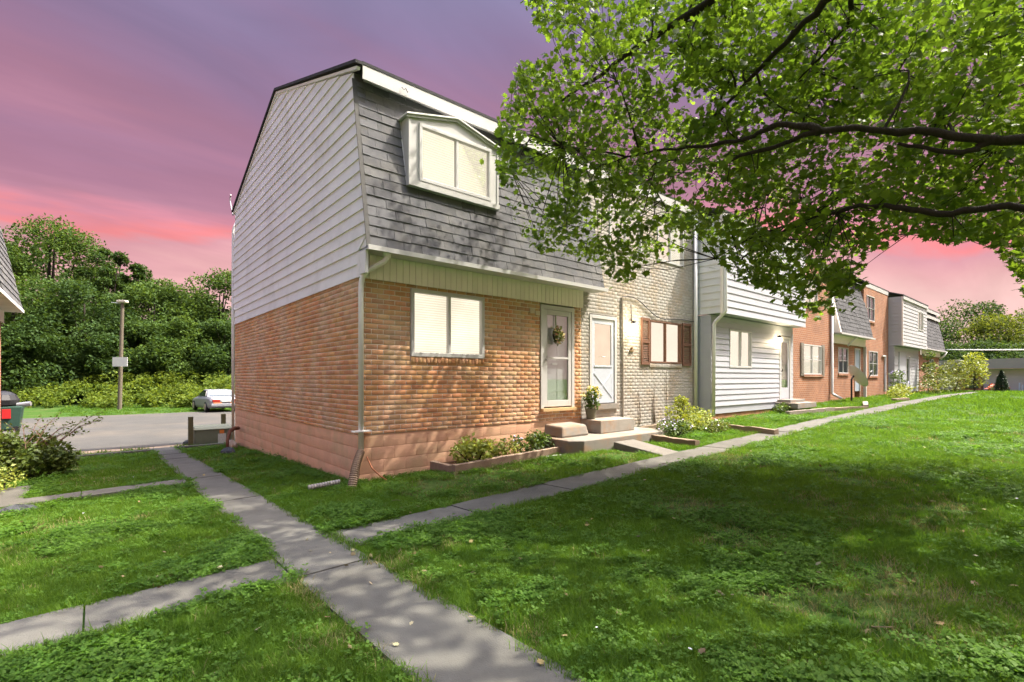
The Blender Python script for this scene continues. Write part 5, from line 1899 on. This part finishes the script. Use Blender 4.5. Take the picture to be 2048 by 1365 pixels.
T0 = Vector((TX, TY + .1, zt + 2.7))
limb([T0, at(2330, 300, 3.9), at(2048, 283, 4.2), at(1800, 262, 4.6), at(1640, 262, 4.9), at(1560, 290, 5.3), at(1455, 320, 5.9)], .058, .018)
limb([at(1640, 262, 4.9), at(1560, 250, 5.2), at(1470, 285, 5.7), at(1330, 300, 6.6), at(1200, 330, 7.4)], .04, .010)
limb([T0 + Vector((0, 0, -.3)), at(2330, 440, 3.9), at(2048, 413, 4.2), at(1880, 425, 4.6), at(1770, 412, 4.9), at(1670, 420, 5.4), at(1560, 470, 7.2), at(1480, 520, 8.0)], .048, .012)
limb([at(2000, 275, 4.25), at(1920, 305, 4.4), at(1800, 285, 4.65)], .035, .014)
limb([Vector((TX - .05, TY + .2, zt + 3.9)), at(1900, -160, 4.2), at(1720, -60, 4.5), at(1590, 70, 5.2), at(1470, 190, 6.2), at(1300, 360, 8.0)], .07, .010)
limb([Vector((TX - .1, TY + .2, zt + 4.4)), at(1760, -180, 4.6), at(1540, -70, 5.4), at(1330, 60, 6.6), at(1180, 160, 7.6), at(1080, 240, 8.3)], .10, .012)
limb([at(1700, -50, 4.8), at(1700, 40, 5.4), at(1660, 90, 5.8), at(1600, 160, 6.2)], .03, .01)
limb([Vector((TX - .15, TY + .3, zt + 5.2)), Vector((2.5, -8, 6.6)), Vector((.5, -6.2, 7.2)), Vector((-1.2, -4.6, 7.4))], .11, .02)
limb([Vector((TX - .15, TY + .3, zt + 5.6)), Vector((3.5, -6, 7.4)), Vector((2.5, -4, 8.0)), Vector((1.8, -2.6, 8.2))], .10, .02)
limb([Vector((TX, TY, zt + 4.0)), Vector((7.5, -8, 6.2)), Vector((9.4, -6.6, 6.8))], .10, .02)
limb([Vector((TX, TY, zt + 4.5)), Vector((7, -12, 6.8)), Vector((8.4, -14, 7.4))], .10, .02)
limb([Vector((TX, TY, zt + 4.3)), Vector((3, -12, 6.6)), Vector((.6, -13, 7.2))], .10, .02)

# where leaves may hang, in the picture and outside it
POLY = np.array([(1015, -60), (1060, 40), (1110, 95), (1035, 135), (1005, 215), (985, 290), (1000, 370), (1020, 420), (1045, 470), (1075, 500), (1150, 515), (1190, 520), (1215, 550), (1262, 585), (1300, 560), (1340, 500),
                 (1400, 490), (1440, 530), (1480, 560), (1560, 590), (1600, 640), (1690, 655), (1715, 610), (1725, 560), (1745, 505), (1800, 470), (1870, 475), (1905, 490), (1960, 480), (2010, 520), (2060, 600), (2110, 620), (2110, -60)], dtype=float)


def inside(px, py, poly):
    c = np.zeros(len(px), bool)
    j = len(poly) - 1
    for i in range(len(poly)):
        xi, yi = poly[i]; xj, yj = poly[j]
        cond = ((yi > py) != (yj > py)) & (px < (xj - xi) * (py - yi) / (yj - yi + 1e-9) + xi)
        c ^= cond
        j = i
    return c


def depth_range(px, py):
    lo = np.interp(px, [985, 1200, 1500, 1750, 2100], [6.3, 5.9, 5.6, 4.9, 4.4])
    hi = np.interp(px, [985, 1150, 1300, 1500, 1750, 2100], [8.3, 9.3, 10.0, 9.2, 8.4, 7.6])
    hi = np.where(py < 120, np.minimum(hi, 8.4), hi)
    return lo, hi


NC = 1000
px = lr.uniform(975, 2110, NC * 3)
py = lr.uniform(-60, 660, NC * 3)
ok = inside(px, py, POLY)
px, py = px[ok][:NC], py[ok][:NC]
lo, hi = depth_range(px, py)
dep = lo + (hi - lo) * lr.uniform(0, 1, len(px))
lat = (px - 1024) / 982 * dep
CC = np.stack([EYE.x + dep * VD[0] + lat * RD[0], EYE.y + dep * VD[1] + lat * RD[1], EYE.z + (757 - py) / 982 * dep], -1)
CC = CC[CC[:, 1] < -.75]
# the rest of the crown, overhead and to the right
NO = 600
d = lr.normal(0, 1, (NO, 3)); d /= np.linalg.norm(d, axis=1, keepdims=True)
rr = lr.uniform(.25, 1, (NO, 1)) ** .45
OC = np.array([4.0, -7.6, 7.4]) + d * rr * np.array([6.0, 6.3, 2.7])
qx, qy, qd = proj(OC)
vis = (qd > .3) & (qx > -60) & (qx < 2100) & (qy > -70) & (qy < 1400)
OC = OC[~vis & (OC[:, 1] < -.9)]
# keep clear of the camera itself
OC = OC[np.linalg.norm(OC - np.array(EYE), axis=1) > 2.3]


def spray(centers, n_each, r, flat):
    n = len(centers) * n_each
    d = lr.normal(0, 1, (n, 3)) * .55
    C = np.repeat(centers, n_each, 0) + d * np.array([r, r, r * flat])
    return C


L1 = spray(CC, 36, .27, .55)
a_, b_, dp = proj(L1)
keep = (inside(a_, b_, POLY) | (b_ < -40) | (a_ > 2080) | (lr.uniform(0, 1, len(L1)) < .02)) & (L1[:, 1] < -.5)
L1 = L1[keep]
L2 = spray(OC, 22, .42, .5)
a_, b_, dp = proj(L2)
L2 = L2[~((dp > .2) & (a_ > -20) & (a_ < 990) & (b_ > -10))]
m_leaf = leaf_mat('maple_leaf', (.046, .092, .013), (.155, .225, .030), .54, 1.1, .5, (1.6, 1.65, .7))
n1 = len(L1)
S1 = lr.uniform(.05, .112, n1)
R1 = rand_rot(n1, lr, .75)
dist = np.linalg.norm(L1 - np.array(EYE), axis=1)
a_, b_, _ = proj(L1)
sc = S1 / dist
sc[(a_ < 0) | (a_ > 2048) | (b_ < 0)] = 0
order = np.argsort(-sc)
single, rest = order[:300], order[300:]
me = np_mesh('leaf', *MAPLE)
me.materials.append(m_leaf)
for i in single:
    Mx = Matrix.Identity(4)
    for r_ in range(3):
        for c_ in range(3):
            Mx[r_][c_] = float(R1[i, r_, c_] * S1[i])
        Mx[r_][3] = float(L1[i, r_])
    obj('leaf', me, m_leaf, TREE, Mx)
crown = obj('crown', leaves_mesh('crown', L1[rest], S1[rest], R1[rest], MAPLE), m_leaf, TREE)
crown['kind'] = 'stuff'
n2 = len(L2)
upper = obj('upper_crown', leaves_mesh('upper_crown', L2, lr.uniform(.15, .24, n2), rand_rot(n2, lr, .75), QUAD), m_leaf, TREE)
upper['kind'] = 'stuff'
# branchlets: clusters hang on sub-branches, those on the limbs
nodes = np.array([tuple(q) for pts, _ in limbs for q in pts[2:]])
sub = CC[lr.permutation(len(CC))[:70]]
tw = MB()
subn = []
for s in sub:
    k_ = np.argmin(np.linalg.norm(nodes - s, axis=1))
    a, e = Vector(nodes[k_]), Vector(s)
    mid = a.lerp(e, .5) + Vector(lr.normal(0, .12, 3)) + Vector((0, 0, .08))
    pts = [a.lerp(mid, t) * (1 - t) + mid.lerp(e, t) * t for t in (0, .25, .5, .75, 1)]
    tw.tube(pts, [.016, .014, .011, .008, .005], 5)
    subn += pts[1:]
allp = np.concatenate([nodes, np.array([tuple(q) for q in subn])])
for c in CC:
    k_ = np.argmin(np.linalg.norm(allp - c, axis=1))
    a, e = Vector(allp[k_]), Vector(c)
    if (e - a).length < .05:
        continue
    mid = a.lerp(e, .5) + Vector(lr.normal(0, .06, 3))
    tw.tube([a, mid, e], [.007, .005, .003], 4)
o = tw.build('twigs', m_bark, TREE)
o['kind'] = 'stuff'
print('maple leaves', n1, n2)

# ---------------------------------------------------------------- grass
def blade_tuft(name, n, h, spread, width, m, seed, lean=.5):
    r_ = np.random.default_rng(seed)
    V, F = [], []
    for i in range(n):
        a = r_.uniform(0, 2 * math.pi); rr = spread * math.sqrt(r_.uniform())
        x, y = rr * math.cos(a), rr * math.sin(a)
        hh = h * r_.uniform(.5, 1.15)
        da = r_.uniform(0, 2 * math.pi)
        ln = lean * r_.uniform(.2, 1.3) * hh
        dx, dy = math.cos(da), math.sin(da)
        wx, wy = -dy * width * .5, dx * width * .5
        b = len(V)
        for (f, wf) in ((0, 1.0), (.5, .8)):
            cx, cy, cz = x + dx * ln * f * f, y + dy * ln * f * f, hh * f
            V += [(cx - wx * wf, cy - wy * wf, cz), (cx + wx * wf, cy + wy * wf, cz)]
        V.append((x + dx * ln, y + dy * ln, hh * .93))
        F += [(b, b + 1, b + 3), (b, b + 3, b + 2), (b + 2, b + 3, b + 4)]
    me = np_mesh(name, V, F)
    me.materials.append(m)
    return bpy.data.objects.new(name, me)


def clover_tuft(name, n, h, spread, size, m, seed):
    r_ = np.random.default_rng(seed)
    V, F = [], []
    for i in range(n):
        a = r_.uniform(0, 2 * math.pi); rr = spread * math.sqrt(r_.uniform())
        c = np.array([rr * math.cos(a), rr * math.sin(a), h * r_.uniform(.4, 1.1)])
        a0 = r_.uniform(0, 6.28)
        tl = r_.normal(0, .25, 2)
        for k in range(3):
            d_ = a0 + k * 2.094
            u_ = np.array([math.cos(d_), math.sin(d_), 0]); w_ = np.array([-u_[1], u_[0], 0])
            s_ = size * r_.uniform(.8, 1.2)
            b = len(V)
            for (p_, q_) in ((0, 0), (.6, .42), (1.0, .0), (.6, -.42)):
                v = c + u_ * p_ * s_ + w_ * q_ * s_
                v[2] += (v[0] - c[0]) * tl[0] + (v[1] - c[1]) * tl[1] + .2 * s_ * p_
                V.append(tuple(v))
            F += [(b, b + 1, b + 2), (b, b + 2, b + 3)]
    me = np_mesh(name, V, F)
    me.materials.append(m)
    return bpy.data.objects.new(name, me)


def flower_tuft(name, m, seed):
    r_ = np.random.default_rng(seed)
    V, F = [], []
    for i in range(1):
        c = np.array([*r_.normal(0, .03, 2), .06 + r_.uniform(0, .03)])
        for k in range(7):
            d_ = k * .9
            b = len(V)
            V += [tuple(c), tuple(c + np.array([math.cos(d_), math.sin(d_), .3]) * .009), tuple(c + np.array([math.cos(d_ + .8), math.sin(d_ + .8), .3]) * .009)]
            F.append((b, b + 1, b + 2))
    me = np_mesh(name, V, F)
    me.materials.append(m)
    return bpy.data.objects.new(name, me)


g1 = leaf_mat('grass_blade', (.058, .136, .013), (.122, .205, .028), .5, 1.1, .6, (1.5, 1.5, .6), .12)
g2 = leaf_mat('clover_leaf', (.050, .124, .014), (.112, .205, .028), .45, 1.5, .55, (1.4, 1.5, .6), .15)
g3 = leaf_mat('dry_blade', (.15, .15, .05), (.30, .26, .11), .3, 1.5, .7, (1.3, 1.3, .9))
g4 = mat('clover_flower', (.62, .60, .62), .7, .1, 20)
src = bpy.data.collections.new('grass_sources')
for o in (blade_tuft('a0_tuft', 22, .052, .06, .0042, g1, 1, .7), blade_tuft('a1_tuft', 18, .066, .055, .004, g1, 2, .9), blade_tuft('a2_tuft', 26, .04, .065, .0045, g1, 3, .8),
          clover_tuft('a3_tuft', 16, .045, .075, .016, g2, 4), clover_tuft('a4_tuft', 12, .06, .065, .020, g2, 5), blade_tuft('a5_tuft', 12, .06, .06, .0045, g3, 6, 1.0),
          flower_tuft('a6_tuft', g4, 7), blade_tuft('a7_tuft', 14, .20, .22, .022, g1, 8)):
    src.objects.link(o)

lr = np.random.default_rng(404)


def vnoise(x, y, s, seed):
    """smooth value noise"""
    r_ = np.random.default_rng(seed)
    g = r_.uniform(0, 1, (64, 64))
    u, v = (x / s) % 63, (y / s) % 63
    i, j = u.astype(int), v.astype(int)
    fu, fv = u - i, v - j
    fu, fv = fu * fu * (3 - 2 * fu), fv * fv * (3 - 2 * fv)
    return (g[i, j] * (1 - fu) + g[i + 1, j] * fu) * (1 - fv) + (g[i, j + 1] * (1 - fu) + g[i + 1, j + 1] * fu) * fv


def scatter(dmin, dmax, dens, far=False):
    """uniform points on the ground in the view sector between two distances"""
    area = 1.30 * (dmax ** 2 - dmin ** 2)
    n = int(area * dens)
    rr = np.sqrt(lr.uniform(dmin ** 2, dmax ** 2, n))
    th = lr.uniform(R(-70), R(70), n)
    dp, lt = rr * np.cos(th), rr * np.sin(th)
    return np.stack([EYE.x + dp * VD[0] + lt * RD[0], EYE.y + dp * VD[1] + lt * RD[1]], -1)


parts = [(scatter(.3, 4.0, 1500), 1.0, 0), (scatter(4.0, 7.0, 800), 1.05, 0), (scatter(7.0, 11, 330), 1.2, 0), (scatter(11, 17, 120), 1.5, 0), (scatter(17, 30, 26), 1.0, 1), (scatter(30, 48, 9), 1.2, 1)]
PX, SCL, IDX = [], [], []
for P, s, far in parts:
    x, y = P[:, 0], P[:, 1]
    keep = np.ones(len(P), bool)
    for (a, b, c, d) in PATHS:
        jx = vnoise(x * 1.0, y * 1.0, .35, 11) * .07 - .015
        keep &= ~((x > a + jx) & (x < b - jx) & (y > c + jx) & (y < d - jx))
    keep &= ~((x > -.05) & (y > -.03) & (y < 9.0))                  # the row itself
    keep &= ~((x > 10.2) & (x < 16.6) & (y > -.40)) & ~((x > 31) & (x < 37.5) & (y > -.3))
    keep &= ~((x > 3.72) & (x < 7.0) & (y > -1.16) & (y < 0))        # stoop
    keep &= ~((x > 4.6) & (x < 5.4) & (y > -2.47) & (y < -1.2))
    keep &= ~((x > 1.25) & (x < 4.0) & (y > -.75) & (y < 0))
    keep &= ~((y > 10.3) & (y < 27.3)) & ~(x < -4.8)
    dry = vnoise(x, y, .9, 21) * .6 + vnoise(x, y, .33, 22) * .4
    near_wall = np.exp(-((x - 1.0) ** 2 / 1.2 + (y + 1.2) ** 2 / .25)) + np.exp(-((x - 4.7) ** 2 / 1.2 + (y + 1.6) ** 2 / .12)) + np.exp(-((x - .4) ** 2 / .8 + (y + 6.5) ** 2 / .3))
    bare = dry + .35 * near_wall
    keep &= lr.uniform(0, 1, len(P)) > np.clip((bare - .68) * 5, 0, .85)
    x, y, bare = x[keep], y[keep], bare[keep]
    n = len(x)
    clo = vnoise(x, y, .8, 31) * .6 + vnoise(x, y, .25, 32) * .4
    u = lr.uniform(0, 1, n)
    idx = np.where(u < .45, 0, np.where(u < .75, 1, 2))
    idx = np.where(lr.uniform(0, 1, n) < np.clip((clo - .50) * 3.5, .04, .7), np.where(lr.uniform(0, 1, n) < .5, 3, 4), idx)
    idx = np.where(lr.uniform(0, 1, n) < np.clip((bare - .60) * 2.5, .02, .65), 5, idx)
    idx = np.where(lr.uniform(0, 1, n) < .0004, 6, idx)
    sc = s * lr.uniform(.7, 1.25, n) * (.75 + .5 * vnoise(x, y, .6, 41))
    # mown short on the far lawn, lusher near the camera and at path edges
    if far:
        idx = np.where(idx == 6, 6, 7)
        sc = sc * .5
    PX.append(np.stack([x, y, zg(x, y) - .004], -1)); SCL.append(sc); IDX.append(idx)
PX, SCL, IDX = np.concatenate(PX), np.concatenate(SCL), np.concatenate(IDX)
print('grass points', len(PX))
gm = bpy.data.meshes.new('grass')
gm.vertices.add(len(PX))
gm.vertices.foreach_set('co', PX.astype(np.float32).ravel())
at_ = gm.attributes.new('rot', 'FLOAT_VECTOR', 'POINT')
rot = np.stack([lr.normal(0, .12, len(PX)), lr.normal(0, .12, len(PX)), lr.uniform(0, 6.283, len(PX))], -1)
at_.data.foreach_set('vector', rot.astype(np.float32).ravel())
at_ = gm.attributes.new('scl', 'FLOAT', 'POINT')
at_.data.foreach_set('value', SCL.astype(np.float32))
at_ = gm.attributes.new('pick', 'INT', 'POINT')
at_.data.foreach_set('value', IDX.astype(np.int32))
gm.materials.append(g1)
go = bpy.data.objects.new('grass', gm)
link(go)
tag(go, 'uneven clover and grass growing on the lawn', 'grass', kind='stuff')
ng = bpy.data.node_groups.new('grass_scatter', 'GeometryNodeTree')
ng.interface.new_socket('Geometry', in_out='INPUT', socket_type='NodeSocketGeometry')
ng.interface.new_socket('Geometry', in_out='OUTPUT', socket_type='NodeSocketGeometry')
gi, goo = ng.nodes.new('NodeGroupInput'), ng.nodes.new('NodeGroupOutput')
ci = ng.nodes.new('GeometryNodeCollectionInfo')
ci.inputs['Collection'].default_value = src
ci.inputs['Separate Children'].default_value = True
ci.inputs['Reset Children'].default_value = True
ip = ng.nodes.new('GeometryNodeInstanceOnPoints')
ip.inputs['Pick Instance'].default_value = True


def named(nm, dt):
    q = ng.nodes.new('GeometryNodeInputNamedAttribute')
    q.data_type = dt
    q.inputs['Name'].default_value = nm
    return q.outputs[0]


ng.links.new(gi.outputs[0], ip.inputs['Points'])
ng.links.new(ci.outputs[0], ip.inputs['Instance'])
ng.links.new(named('pick', 'INT'), ip.inputs['Instance Index'])
ng.links.new(named('rot', 'FLOAT_VECTOR'), ip.inputs['Rotation'])
ng.links.new(named('scl', 'FLOAT'), ip.inputs['Scale'])
ng.links.new(ip.outputs[0], goo.inputs[0])
md = go.modifiers.new('scatter', 'NODES')
md.node_group = ng

# fallen leaves and bits of twig lying on the lawn and paths
P = np.concatenate([scatter(1.6, 5, 5), scatter(5, 12, 2.0)])
P = P[~((P[:, 0] > -.1) & (P[:, 1] > -.1)) & (P[:, 0] > -4.7) & (P[:, 1] < 8)]
Z = zg(P[:, 0], P[:, 1]) + lr.uniform(.03, .05, len(P))
C = np.stack([P[:, 0], P[:, 1], Z], -1)
o = obj('fallen_leaves', leaves_mesh('fallen_leaves', C, lr.uniform(.018, .05, len(C)), rand_rot(len(C), lr, .35), MAPLE), mat('fallen_leaf', (.17, .125, .05), .8, .2, 5, island=.5, hue=.06, col2=(.26, .24, .14), patch=.3, pscale=3))
tag(o, 'dry leaves scattered over the grass and paths', 'leaves', kind='stuff')
tw = MB()
for q in C[::23]:
    a = lr.uniform(0, 6.28); ll = lr.uniform(.06, .18)
    tw.tube([(q[0], q[1], q[2]), (q[0] + math.cos(a) * ll * .5, q[1] + math.sin(a) * ll * .5, q[2] + .008), (q[0] + math.cos(a + .3) * ll, q[1] + math.sin(a + .3) * ll, q[2])], .0035, 4)
o = tw.build('fallen_twigs', mat('dry_twig', (.22, .16, .10), .9, .2, 9))
tag(o, 'small dry twigs lying in the grass', 'twigs', kind='stuff')
